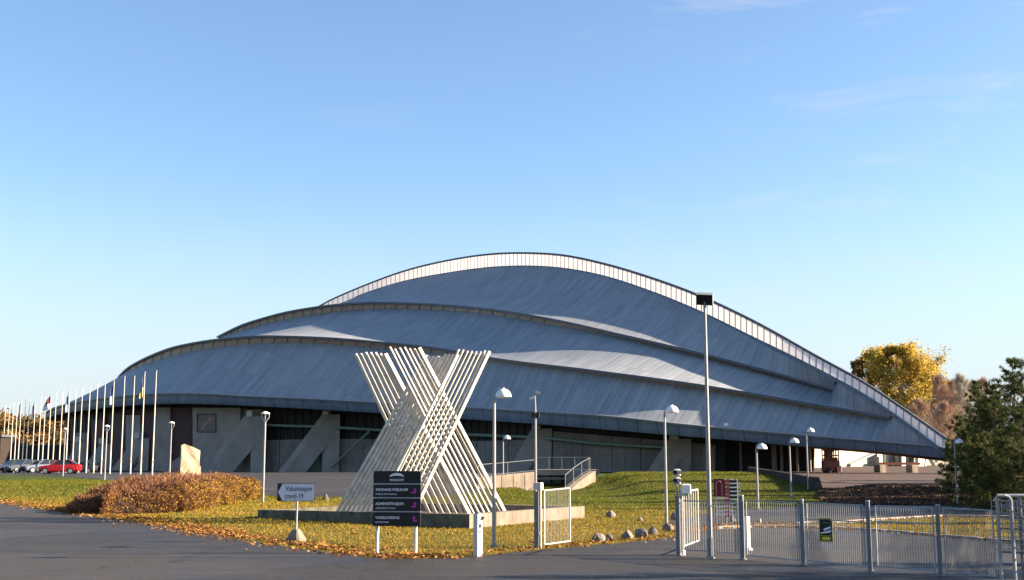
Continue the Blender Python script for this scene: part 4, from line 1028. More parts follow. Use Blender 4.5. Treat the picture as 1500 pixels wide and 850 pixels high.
for i, (px, py, wpx, hpx, lab) in enumerate(((876, 794, 21, 11, 'grey boulder at the left end of the row along the road edge'), (893, 792, 12, 8, 'small pale boulder, second from the left in the row along the road'), (919, 790, 18, 11, 'dark sided angular boulder, third from the left in the roadside row'), (940, 787, 20, 12, 'largest round boulder of the row along the road edge'), (957, 783, 14, 9, 'dark boulder next to the right hand end of the roadside row'), (979, 778, 17, 10, 'boulder at the foot of the dome lamp beside the gate'), (895, 758, 14, 9, 'lone pale boulder on the lawn right of the low wall'), (938, 764, 9, 5, 'small flat stone at the edge of the dark path on the lawn'), (477, 733, 9, 7, 'pale round stone on the grass left of the sculpture'), (457, 733, 8, 6, 'small stone on the grass behind the vaccination sign'), (1073, 765, 11, 9, 'pale stone behind the fence, right of the red directory board'), (1112, 768, 10, 7, 'pale pointed stone on the grass strip behind the white bollard'), (990, 762, 16, 10, 'moss-grown boulder on the lawn behind the open gate'))):
    g = G(px, py); sc = g.y/F
    rock(g, wpx*sc*1.05, wpx*sc*0.9, hpx*sc*1.25, 'boulder', 'granite', lab, 'boulder', 'boulders on the grass', seed=i+3)
# standing stone
s_loc = gx(278, 80); sc = 80/F*1.01
fx = lambda px: (px-278)*sc
zz = lambda y: P(278, y, 80).z-s_loc.z
bm = bmesh.new()
outline = [(264.5, None), (264.5, 652.5), (268, 650.5), (281, 655.5), (290.5, 660.5), (290.8, 682), (292.2, 684), (292.8, None)]
pts = [(fx(x), zz(y) if y else -0.1) for x, y in outline]
m = MB(); m.prism([(x, -0.28, z) for x, z in pts], (0.02, 0.62, 0))
o = m.build('standing_stone', M['sandstone'])
bm.from_mesh(o.data); bmesh.ops.subdivide_edges(bm, edges=bm.edges, cuts=3, use_grid_fill=True)
for v in bm.verts: v.co += Vector((math.sin(v.co.z*5+v.co.x*3)*0.02, math.sin(v.co.z*4+v.co.x*7)*0.03, 0))
bm.to_mesh(o.data); bm.free()
o.location = s_loc; o.rotation_euler = (0, 0, R(24)); tag(o, 'tall sandy standing stone with slanted top rising behind the orange hedge', 'standing stone')

# ------------------------------------------------------------------ gate and fence
def fp(px, py): return G(px, py)
def post(px, py, ytop, w, label, mat='galvdark', name='fence_post', rz=R(-25)):
    g = fp(px, py); sc = g.y/F*1.01; h = P(px, ytop, g.y).z-g.z
    s = empty(name, g, label, 'post', rz, 'square fence posts')
    m = MB(); m.bbox((0, 0, h/2-0.1), (w*sc*0.68, w*sc*0.68, h+0.2), 0.008); m.build('shaft', M[mat], s)
    m = MB(); m.bbox((0, 0, h+0.012), (w*sc*0.72, w*sc*0.72, 0.03), 0.008); m.build('cap', M['galv'], s)
    m = MB(); m.bbox((0, 0, 0.02), (w*sc*1.2, w*sc*1.2, 0.03), 0.01); m.build('foot_plate', M['galvdark'], s)
    return s
def bars(name, A, B, h, n, label, z0=0.1, rb=0.012, mat='galv', mid=(), cat='fence', frame=0.015, group=None, twist=0):
    e = empty(name, A, label, cat, 0, group); d = B-A
    m = MB(); up = Vector((0, 0, 1))
    m.tube([up*h, d+up*h], frame, 6); m.tube([up*z0, d+up*z0], frame, 6)
    m.tube([up*z0, up*h], frame, 6); m.tube([d+up*z0, d+up*h], frame, 6)
    for q in mid: m.tube([up*q, d+up*q], frame*0.8, 6)
    m.build('frame', M[mat], e, True)
    m = MB()
    for k in range(1, n):
        p = d*(k/n); m.tube([p+up*z0, p+up*h], rb, 5, False)
    m.build('bars', M['galvdark'] if mat == 'galv' else M[mat], e, True)
    return e
gA, gB, gC, gD, gE, gF_, gG_ = fp(995, 815), fp(1042, 819), fp(1088, 821), fp(1177, 829), fp(1275, 838), fp(1378, 845), fp(1492, 855)
post(994.5, 815, 727, 9, 'thick steel gate post carrying the signal lights and white box')
post(1088, 821, 727, 9, 'steel fence post right of the red directory board, before the white bollard')
post(1177, 829, 733, 8, 'steel fence post left of the camera warning sign')
post(1275, 838, 735, 8, 'steel fence post right of the camera warning sign')
post(1378, 845, 741, 8.5, 'steel fence post near the lawn corner, second from the turnstile')
HF = 1.44
bars('metal_fence', gA+Vector((0.12, 0, 0)), gC-Vector((0.1, 0, 0)), HF-0.12, 22, 'narrow barred fence panel behind the tall floodlight mast', 0.16, 0.0075, group='steel fence panels')
bars('metal_fence', gC+Vector((0.1, -0.05, 0)), gD-Vector((0.08, 0, 0)), HF-0.07, 26, 'barred fence panel with the white bollard behind it', 0.12, 0.0065, group='steel fence panels')
bars('metal_fence', gD+Vector((0.1, -0.05, 0)), gE-Vector((0.1, 0, 0)), HF-0.07, 28, 'barred fence panel carrying the yellow camera warning sign', 0.12, 0.0065, mid=(HF-0.42,), group='steel fence panels')
bars('fence_gate', gE+Vector((0.14, -0.05, 0)), gF_-Vector((0.1, 0, 0)), HF-0.08, 22, 'barred fence leaf in front of the leaf strewn kerbs, between two right hand posts', 0.12, 0.0065, mid=(HF-0.40,), cat='gate', frame=0.018)
bars('metal_fence', gF_+Vector((0.1, -0.05, 0)), gG_-Vector((0.4, -0.05, 0)), HF-0.08, 30, 'barred fence panel in front of the bright grass, beside the turnstile', 0.12, 0.0065, group='steel fence panels')
# open leaf on the thick post
a = gA+Vector((0.1, 0.1, 0)); b = Vector((P(1027, 800, 30.5).x, 30.9, 0))
e = bars('gate_leaf', a, b, 1.53, 7, 'bright white barred gate leaf swung open beside the signal post', 0.22, 0.011, 'offwhite', cat='gate', frame=0.022)
m = MB(); m.tube([Vector((0, 0, -0.05)), Vector((0, 0, 1.6))], 0.035, 8); m.lathe([(0.07, 0), (0.07, 0.12), (0.045, 0.16)], (0, 0, 0), 10); m.build('hinge_post', M['offwhite'], e, True)
# signal lights
s = empty('signal_light', gA+Vector((-0.02, 0.05, 1.44)), 'pair of stacked gate signal lights on a thin pole above the gate post', 'signal light')
zz = lambda y: P(995, y, gA.y).z-1.44
m = MB(); m.tube([(0, 0, -0.05), (0, 0, zz(688))], 0.025, 8); m.build('pole', M['galv'], s, True)
for y in (692, 704):
    m = MB(); m.bbox((0.01, 0.03, zz(y)), (0.19, 0.12, 0.16), 0.03); ho = m.build('signal_head', M['offwhite'], s)
    for sx in (-0.055, 0.06):
        m = MB(); m.lathe([(0.045, 0), (0.055, 0.06), (0.05, 0.1), (0.01, 0.085)], (0, 0, 0), 12)
        o = m.build('lens_hood', M['black'] if sx < 0 else M['offwhite'], ho, True); o.location = (sx, -0.03, zz(y)); o.rotation_euler = (R(90), 0, 0)
s = empty('control_cabinet', gA+Vector((0.20, 0.02, 1.50)), 'small white control cabinet on the gate post below the signal lights', 'cabinet')
m = MB(); m.bbox((0, 0, 0.11), (0.22, 0.18, 0.22), 0.02); m.build('case', M['white'], s)
m = MB(); m.box((0, 0, -0.03), (0.1, 0.1, 0.08)); m.build('bracket', M['galv'], s)
# camera sign
g = gD.lerp(gE, 0.355); s = empty('warning_sign', (g.x, g.y-0.08, 0.56), 'black and yellow camera surveillance sign fixed to the fence', 'sign', R(-22))
wd, ht = 0.29, 0.50
m = MB(); m.bbox((0, 0, ht/2), (wd, 0.012, ht), 0.005); m.build('plate', M['blackpanel'], s)
m = MB()
for x0_, z0_, x1_, z1_ in ((-wd/2+.008, .01, wd/2-.008, .02), (-wd/2+.008, ht-.02, wd/2-.008, ht-.012), (-wd/2+.008, .125, wd/2-.008, .133), (-wd/2+.006, .01, -wd/2+.014, ht-.012), (wd/2-.014, .01, wd/2-.006, ht-.012), (-.07, .40, .07, .405)):
    m.box(((x0_+x1_)/2, -0.008, (z0_+z1_)/2), (x1_-x0_, 0.004, z1_-z0_))
n_ = 16; m.prism([((0.10*math.copysign(abs(math.cos(2*PI*k/n_))**0.6, math.cos(2*PI*k/n_))), -0.0065, 0.073+0.036*math.sin(2*PI*k/n_)) for k in range(n_)], (0, -0.003, 0)); m.build('yellow_border', M['yellow'], s)
m = MB(); m.prism([(-0.11, -0.0065, 0.17), (0.11, -0.0065, 0.20), (0.12, -0.0065, 0.26), (0.03, -0.0065, 0.23), (-0.11, -0.0065, 0.20)], (0, -0.003, 0)); m.prism([(-0.06, -0.0065, 0.27), (0.09, -0.0065, 0.33), (0.11, -0.0065, 0.29), (-0.03, -0.0065, 0.235)], (0, -0.003, 0)); m.build('camera_symbol', M['signtext'], s)
# left pedestrian gate
s = empty('gate_post', G(788, 803), 'box topped steel gate post at the lawn edge, left of the small mesh gate', 'post', R(-20))
g = Vector(s.location); sc = g.y/F*1.01; zz = lambda y: P(788, y, g.y).z-g.z
m = MB(); m.bbox((-0.03, 0, zz(720)/2-0.1), (0.12, 0.12, zz(720)+0.2), 0.01); m.build('shaft', M['galvdark'], s)
m = MB(); m.tube([(0.09, -0.05, 0), (0.09, -0.05, zz(716))], 0.03, 10); m.build('hinge_tube', M['offwhite'], s, True)
m = MB(); m.bbox((0.02, -0.01, zz(712.5)), (0.22, 0.2, zz(707)-zz(718)), 0.015); m.build('lock_box', M['offwhite'], s)
m = MB(); m.bbox((0.04, -0.1, zz(781)), (0.09, 0.06, 0.07), 0.01); m.build('latch', M['galvdark'], s)
a = Vector((g.x+0.17, g.y, 0.05)); b = Vector((P(835, 790, g.y+0.55).x, g.y+0.55, 0.10))
bars('mesh_gate', a, b, zz(720.5)-0.02, 18, 'small mesh gate with white frame standing open on the lawn', 0.04, 0.003, 'offwhite', cat='gate', frame=0.022)
# white bollard behind fence
g = G(1095.5, 807); sc = g.y/F
s = empty('bollard', g, 'white square bollard on a round foot behind the fence', 'bollard')
m = MB(); m.bbox((0, 0, 48*sc/2), (0.11, 0.11, 49*sc), 0.01, 0.5); m.build('shaft', M['white'], s)
m = MB(); m.lathe([(0.14, 0), (0.14, 0.02), (0.08, 0.10)], (0, 0, 0.0), 12); m.build('foot', M['offwhite'], s)
# directory board
s = empty('directory_board', G(1065, 768), 'dark red directory board with arch symbol and white name slats behind the fence', 'sign', R(-8))
g = Vector(s.location); sc = g.y/F*1.01; fx = lambda x: (x-1065)*sc
zz = lambda y: P(1065, y, g.y).z-g.z
m = MB()
for x in (1049.5, 1063.5, 1080): m.tube([(fx(x), 0.03, -0.1), (fx(x), 0.03, zz(702))], 0.03, 8)
m.build('posts', M['galvdark'], s, True)
m = MB(); m.bbox((fx(1055), 0, (zz(701.5)+zz(727.5))/2), (fx(1062.5)-fx(1047.5), 0.05, zz(701.5)-zz(727.5)), 0.008); m.build('emblem_panel', M['darkred'], s)
m = MB(); arch = [(fx(1051.0), zz(726)), (fx(1051.0), zz(711))]+[(fx(1055)+4*sc*math.cos(PI-PI*k/8), zz(710)+5*sc*math.sin(PI*k/8)) for k in range(9)]+[(fx(1059.0), zz(711)), (fx(1059.0), zz(726))]
m.tube([(x, -0.03, z) for x, z in arch], 0.022, 5); m.build('arch_symbol', M['palered'], s)
m = MB()
for k in range(10): 
    y = 703+k*5.6
    m.bbox((fx(1067), 0.0, zz(y+1.8)), (5.0*sc, 0.05, 4.0*sc), 0.004)
m.build('pictograms', M['red'], s)
m = MB()
for k, L in enumerate((6, 15, 14, 15, 15, 10, 12, 15, 9, 13)):
    y = 702.4+k*5.8; m.box((fx(1070.5)+L*sc/2, -0.01, zz(y)), (L*sc, 0.03, 1.7*sc))
for k, (x0, L) in enumerate(((1048, 20), (1048, 28), (1048, 22), (1050, 30), (1048, 18))):
    y = 730+k*6; m.box((fx(x0)+L*sc/2, -0.01, zz(y)), (L*sc, 0.03, 1.8*sc))
m.build('name_slats', M['white'], s)
m = MB()
for k in range(5): m.bbox((fx(1075), 0.01, zz(705.4+k*5.8)), (11*sc, 0.03, 3.4*sc), 0.003)
m.build('slat_backs', M['blackpanel'], s)
# turnstile at the right edge
s = empty('turnstile', G(1490, 856), 'full height tubular turnstile cage at the right end of the fence', 'turnstile')
g = Vector(s.location); sc = g.y/F*1.01; zz = lambda y: P(1490, y, g.y).z-g.z; fx = lambda x: (x-1490)*sc
m = MB(); m.tube([(fx(1488), 0, -0.1), (fx(1488), 0, zz(733)), (fx(1485), 0.0, zz(728)), (fx(1478), 0, zz(726))], 0.032, 10)
m.tube([(fx(1472), 0.1, zz(726.5)), (fx(1472)+1.3, 0.1, zz(726.5))], 0.034, 10); m.tube([(fx(1473), 0.15, -0.1), (fx(1473), 0.15, zz(728))], 0.032, 10)
m.build('frame', M['galv'], s, True)
m = MB()
for k in range(9):
    z_ = lerp(zz(735), zz(808), k/8)
    m.tube([(fx(1478), 0.12, z_), (fx(1478)+0.9, 0.12, z_)], 0.009, 6); m.tube([(fx(1478), 0.6, z_), (fx(1478)+0.9, 0.6, z_)], 0.009, 6)
for k in range(7):
    x_ = fx(1478)+k*0.15; m.tube([(x_, 0.12, zz(735)), (x_, 0.12, zz(810))], 0.008, 6); m.tube([(x_, 0.6, zz(735)), (x_, 0.6, zz(810))], 0.008, 6)
m.build('cage', M['galv'], s, True)
m = MB()
for k in range(6):
    z_ = lerp(zz(742), zz(830), k/5)
    for q in range(3):
        aa = q*2*PI/3+0.4; m.tube([(fx(1478)+0.45, 0.36, z_), (fx(1478)+0.45+0.42*math.cos(aa), 0.36+0.42*math.sin(aa), z_)], 0.018, 6)
m.tube([(fx(1478)+0.45, 0.36, -0.05), (fx(1478)+0.45, 0.36, zz(730))], 0.034, 10); m.build('rotor', M['galvdark'], s, True)

# ------------------------------------------------------------------ vegetation
def quads(cent, size, aspect=1.0, up_bias=0.0, dirs=None):
    """leaf quads at centres with random orientation -> verts, faces"""
    n = len(cent); a = RNG.normal(size=(n, 3)) if dirs is None else dirs
    if up_bias: a[:, 2] += up_bias
    a /= np.linalg.norm(a, axis=1)[:, None]
    b = RNG.normal(size=(n, 3)); b -= (b*a).sum(1)[:, None]*a; b /= np.linalg.norm(b, axis=1)[:, None]
    s = (size*RNG.uniform(0.6, 1.4, n))[:, None]
    L = a*s*aspect; Wd = b*s
    v = np.stack([cent-L, cent+Wd*0.6, cent+L, cent-Wd*0.6], 1).reshape(-1, 3)
    f = np.arange(4*n).reshape(n, 4); return v, f
def blades(base, d, w):
    """thin triangles from base along vectors d"""
    n = len(base); b = RNG.normal(size=(n, 3)); dn = d/np.linalg.norm(d, axis=1)[:, None]
    b -= (b*dn).sum(1)[:, None]*dn; b /= np.linalg.norm(b, axis=1)[:, None]
    v = np.stack([base-b*w, base+b*w, base+d], 1).reshape(-1, 3); return v, np.arange(3*n).reshape(n, 3)
def skeleton(rnd, h, trunk_r, crown, n_main=26, start=0.18, sub=5, lean=0.0, droop=0.0, upw=0.55):
    """tapered trunk, limbs and sub-branches; returns mesh builder and branch tips with directions"""
    m = MB(); pts = [Vector((lean*h*t*t+0.02*h*math.sin(5*t+rnd.random()), 0.015*h*math.sin(4*t), h*t)) for t in (0, .15, .3, .45, .6, .75, .88, .97)]
    m.tube([pts[0]-Vector((0, 0, .3))]+pts[1:], [trunk_r*(1-0.93*t) for t in (0, .15, .3, .45, .6, .75, .88, .97)], 8)
    tips = []
    def at(t):
        i = min(len(pts)-2, int(t*(len(pts)-1))); return pts[i].lerp(pts[i+1], t*(len(pts)-1)-i)
    for k in range(n_main):
        t = lerp(start, 0.97, (k+rnd.random())/n_main); a = rnd.uniform(0, 2*PI); p0 = at(t)
        L = crown(t)*rnd.uniform(0.75, 1.1)
        d = Vector((math.cos(a), math.sin(a), upw+rnd.uniform(-.15, .25))).normalized()
        p1 = p0+d*L*0.5; d2 = (d+Vector((0, 0, 0.35-droop))).normalized(); p2 = p1+d2*L*0.5
        r0 = trunk_r*(1-0.9*t)*0.45
        m.tube([p0, p1, p2], [r0, r0*0.55, r0*0.12], 5, False); tips.append((p2, d2, L))
        for j in range(sub):
            q = rnd.uniform(0.3, 0.95); b0 = p0.lerp(p1, q*2) if q < 0.5 else p1.lerp(p2, q*2-1)
            dd = (d+Vector((rnd.uniform(-1, 1), rnd.uniform(-1, 1), rnd.uniform(-.2, .8)))*0.8).normalized(); l2 = L*rnd.uniform(0.25, 0.5)
            e = b0+dd*l2; m.tube([b0, e], [r0*0.35, r0*0.07], 4, False); tips.append((e, dd, l2)); tips.append((b0.lerp(e, 0.55), dd, l2))
    return m, tips
def broadleaf(loc, h, cw, mat, label, seed, nleaf=30000, leaf=0.22, name='birch_tree', spread=0.9, group='autumn trees behind the hall', start=0.16, fill=1.0, lean=0.0):
    rnd = random.Random(seed); s = empty(name, loc, label, 'tree', 0, group)
    crown = lambda t: cw*0.5*max(0.12, math.sin(PI*min(1, max(0, (t-0.02))**0.8)))*1.05
    m, tips = skeleton(rnd, h, 0.017*h, crown, int(34*fill), start, 5, lean)
    m.build('trunk', M['birchbark'], s, True)
    c = np.array([t[0] for t in tips]); ln = np.array([t[2] for t in tips])
    idx = RNG.integers(0, len(c), nleaf); pos = c[idx]+np.clip(RNG.normal(size=(nleaf, 3)), -1.7, 1.7)*(0.16*spread*np.maximum(ln[idx], h*0.045))[:, None]*np.array([1.1, 1.1, 1.2])
    v, f = quads(pos, leaf, 1.2); mesh_np('crown', v, f, M[mat], s)
def bare_tree(loc, h, cw, mat, label, seed, n=14000, name='bare_birch', tw=0.8, leafmat=None, wid=0.012):
    rnd = random.Random(seed); s = empty(name, loc, label, 'tree', 0, 'autumn trees behind the hall')
    crown = lambda t: cw*0.5*max(0.15, math.sin(PI*min(1, t**0.75)))
    m, tips = skeleton(rnd, h, 0.011*h, crown, 40, 0.15, 6, 0.0, 0.0, 1.1)
    m.build('trunk', M['birchbark'], s, True)
    c = np.array([t[0] for t in tips]); d = np.array([t[1] for t in tips]); idx = RNG.integers(0, len(c), n)
    dirs = d[idx]+RNG.normal(size=(n, 3))*0.45+np.array([0, 0, .5]); dirs *= (tw*RNG.uniform(0.4, 1.2, n)/np.linalg.norm(dirs, axis=1))[:, None]
    base_ = c[idx]+RNG.normal(size=(n, 3))*0.25*h/20-dirs*0.5
    v, f = blades(base_, dirs, wid*h/12); mesh_np('crown', v, f, M[mat], s)
def pine(loc, h, cw, label, seed, mat='needle', low=0.08, n_tuft=16, dens=1.0, lean=0.0, name='pine_tree', group='pines at the right'):
    rnd = random.Random(seed); s = empty(name, loc, label, 'tree', 0, group)
    m = MB(); tr = 0.02*h
    m.tube([(lean*h*t, 0, h*t-(0.3 if t == 0 else 0)) for t in (0, .2, .5, .8, 1)], [tr*(1-0.95*t) for t in (0, .2, .5, .8, 1)], 8)
    tb_, td = [], []; nw = max(8, int(h*3.0*dens))
    for k in range(nw):
        t = lerp(low, 0.98, k/(nw-1)); R0 = cw*0.5*(1-t)**0.75*(0.55+0.45*min(1, (t-low+0.05)/0.2))+0.10
        for j in range(rnd.randint(5, 7)):
            a = rnd.uniform(0, 2*PI); L = R0*rnd.uniform(0.6, 1.15); up = lerp(0.12, 0.9, t)
            p0 = Vector((lean*h*t, 0, h*t)); p1 = p0+Vector((math.cos(a), math.sin(a), up*0.45))*L*0.6; p2 = p0+Vector((math.cos(a), math.sin(a), up*0.9))*L
            m.tube([p0, p1, p2], [0.25*tr*(1-t)+0.008, 0.012, 0.005], 4, False)
            nt = max(4, int(n_tuft*L/ (cw*0.5)*1.5))
            for q in range(nt):
                u = rnd.uniform(0.25, 1.0); b = p0.lerp(p1, u/0.6) if u < 0.6 else p1.lerp(p2, (u-0.6)/0.4)
                sdv = Vector((rnd.uniform(-1, 1), rnd.uniform(-1, 1), rnd.uniform(-0.2, 0.9)))*0.18*L
                tb_.append(b+sdv); td.append((p2-p0).normalized()*0.6+Vector((0, 0, 0.6)))
    m.build('trunk', M['bark'], s, True)
    tb_ = np.array(tb_); td = np.array(td); K = 28
    bs = np.repeat(tb_, K, 0)+RNG.normal(size=(len(tb_)*K, 3))*0.035; ds = np.repeat(td, K, 0)*0.7+RNG.normal(size=(len(tb_)*K, 3))*0.75
    ds *= (RNG.uniform(0.09, 0.2, len(ds))*max(1.0, h/9)/np.linalg.norm(ds, axis=1))[:, None]
    v, f = blades(bs, ds, 0.0135*max(1, h/9)); mesh_np('crown', v, f, M[mat], s)
def hd(px, ytop, D): return P(px, ytop, D).z-H(*gx(px, D)[:2])
# trees behind the right hand end
broadleaf(gx(1325, 250), hd(1325, 510, 250), 18.2, 'yellowleaf', 'tall bright yellow birch rising behind the right hand slope of the hall', 3, 62000, 0.20, spread=1.1, start=0.06, fill=2.0)
broadleaf(gx(1277, 262), hd(1277, 520, 262), 11, 'goldleaf', 'smaller dull gold birch at the left edge of the bright yellow one', 5, 30000, 0.22, spread=1.4, start=0.08)
broadleaf(gx(1262, 268), hd(1262, 540, 268), 8, 'orangeleaf', 'small orange tree just above the ridge, leftmost behind the hall slope', 6, 7000, 0.22, name='autumn_tree')
broadleaf(gx(1375, 258), hd(1375, 560, 258), 13, 'goldleaf', 'sparse golden tree to the lower right of the bright yellow birch', 8, 16000, 0.22, name='autumn_tree', start=0.08)
for i, (px, D, yt, cw, mt, lab) in enumerate(((1382, 238, 548, 9, 'redtwig', 'leafless russet birch just right of the yellow birch'), (1400, 246, 556, 8, 'redtwig', 'leafless russet birch over the tip of the hall'), (1416, 240, 546, 7, 'paletwig', 'pale whitish leafless birch between the russet ones'), (1432, 250, 558, 7, 'paletwig', 'faint pale leafless birch behind the young pine top'), (1448, 236, 553, 7.5, 'redtwig', 'leafless russet birch left of the big dark pine'), (1390, 228, 590, 8, 'redtwig', 'low russet leafless tree close behind the hall tip'), (1352, 232, 585, 9, 'redtwig', 'low russet tree in front of the yellow birch'))):
    bare_tree(gx(px, D), hd(px, yt, D), cw, mt, lab, 20+i, 9000, tw=1.5)
# pines on the right
pine(gx(1437, 66), hd(1437, 560, 66), 3.4, 'young light green pine with a thin pointed top, left of the big dark pine', 41, 'needlelight', 0.05)
pine(gx(1408, 64), hd(1408, 612, 64), 3.0, 'low light green pine beside the dome lamp at the hall tip', 42, 'needlelight', 0.02)
pine(gx(1424, 60), hd(1424, 630, 60), 3.6, 'bushy low pine spreading in front of the young pointed one', 47, 'needle', 0.02)
pine(gx(1492, 58), hd(1492, 528, 58), 6.6, 'big dark pine filling the right edge of the view', 43, 'needle', 0.04, 22)
pine(gx(1462, 56), hd(1462, 566, 56), 4.2, 'dark bushy pine left of the biggest one', 44, 'needle', 0.03, 18)
pine(gx(1452, 52), hd(1452, 640, 52), 4.2, 'low dark bushy pine in front, above the fence', 45, 'needle', 0.02, 18)
pine(gx(1500, 50), hd(1500, 600, 50), 4.6, 'low dark pine at the right edge behind the turnstile', 46, 'needle', 0.02, 18)
# far left trees and buildings
for i, (px, D, yt, cw, mt, lab) in enumerate(((-14, 270, 606, 14, 'goldleaf', 'golden tree at the far left edge beyond the dark shed'), (8, 280, 610, 13, 'goldleaf', 'golden tree, second from the left beyond the parked cars'), (26, 268, 606, 12, 'yellowleaf', 'golden far tree rising straight over the parked grey car'), (42, 284, 610, 13, 'orangeleaf', 'orange far tree behind the flagpoles'), (57, 272, 606, 12, 'orangeleaf', 'orange far tree left of the hall eave'), (70, 268, 612, 11, 'yellowleaf', 'golden far tree touching the left end of the hall'), (86, 280, 622, 10, 'goldleaf', 'golden far tree half hidden by the hall end'), (30, 246, 640, 9, 'goldleaf', 'low gold bush tree above the dark wall'), (14, 250, 645, 9, 'orangeleaf', 'low orange bush tree above the dark wall, left of the gold one'))):
    broadleaf(gx(px, D), hd(px, yt+13, D), cw, ('goldleaf' if mt == 'yellowleaf' else mt), lab, 60+i, 7000, 0.34, 'autumn_tree', 1.3, 'far autumn trees on the left', 0.1, 0.8)
s = empty('dark_wall', gx(35, 225), 'long dark brown wall behind the parked cars on the left', 'wall')
m = MB(); a = gx(-40, 232); b = gx(105, 222); d = b-a
m.prism([a-Vector(s.location)+Vector((0, 0, -0.3)), b-Vector(s.location)+Vector((0, 0, -0.3)), b-Vector(s.location)+Vector((0, 0, 4.3)), a-Vector(s.location)+Vector((0, 0, 4.3))], (0.1, 0.5, 0)); m.build('cladding', M['brownwall'], s)
m = MB(); m.tube([a-Vector(s.location)+Vector((0, 0.2, 4.35)), b-Vector(s.location)+Vector((0, 0.2, 4.35))], 0.16, 4); m.build('coping', M['lip'], s)
s = empty('shed', gx(-6, 170), 'dark brown shed at the far left edge beside the flagpoles', 'shed')
m = MB(); m.box((0, 0, 2.5), (3.0, 5, 5.0)); m.build('wall', M['brownwall'], s)
m = MB(); m.bbox((0, 0, 5.15), (3.6, 5.6, 0.3), 0.05); m.build('roof', M['lip'], s)
m = MB(); m.box((0.6, -2.52, 2.6), (0.9, 0.06, 1.1)); m.build('window', M['glass'], s)

# the wood along the skyline far behind
n = 70000; az_ = RNG.uniform(R(18), R(162), n); rad_ = RNG.uniform(430, 500, n)
hh_ = 9+4*np.sin(az_*41)+2.5*np.sin(az_*113+1)+1.5*np.sin(az_*301)
X = rad_*np.cos(az_); Y = rad_*np.sin(az_); Z = hh_*RNG.uniform(0, 1, n)
v, f = quads(np.stack([X, Y, Z], 1), 0.9, 1.1); tag(mesh_np('distant_wood', v, f, M['goldleaf']), 'brown autumn wood along the far skyline', 'wood', kind='stuff')

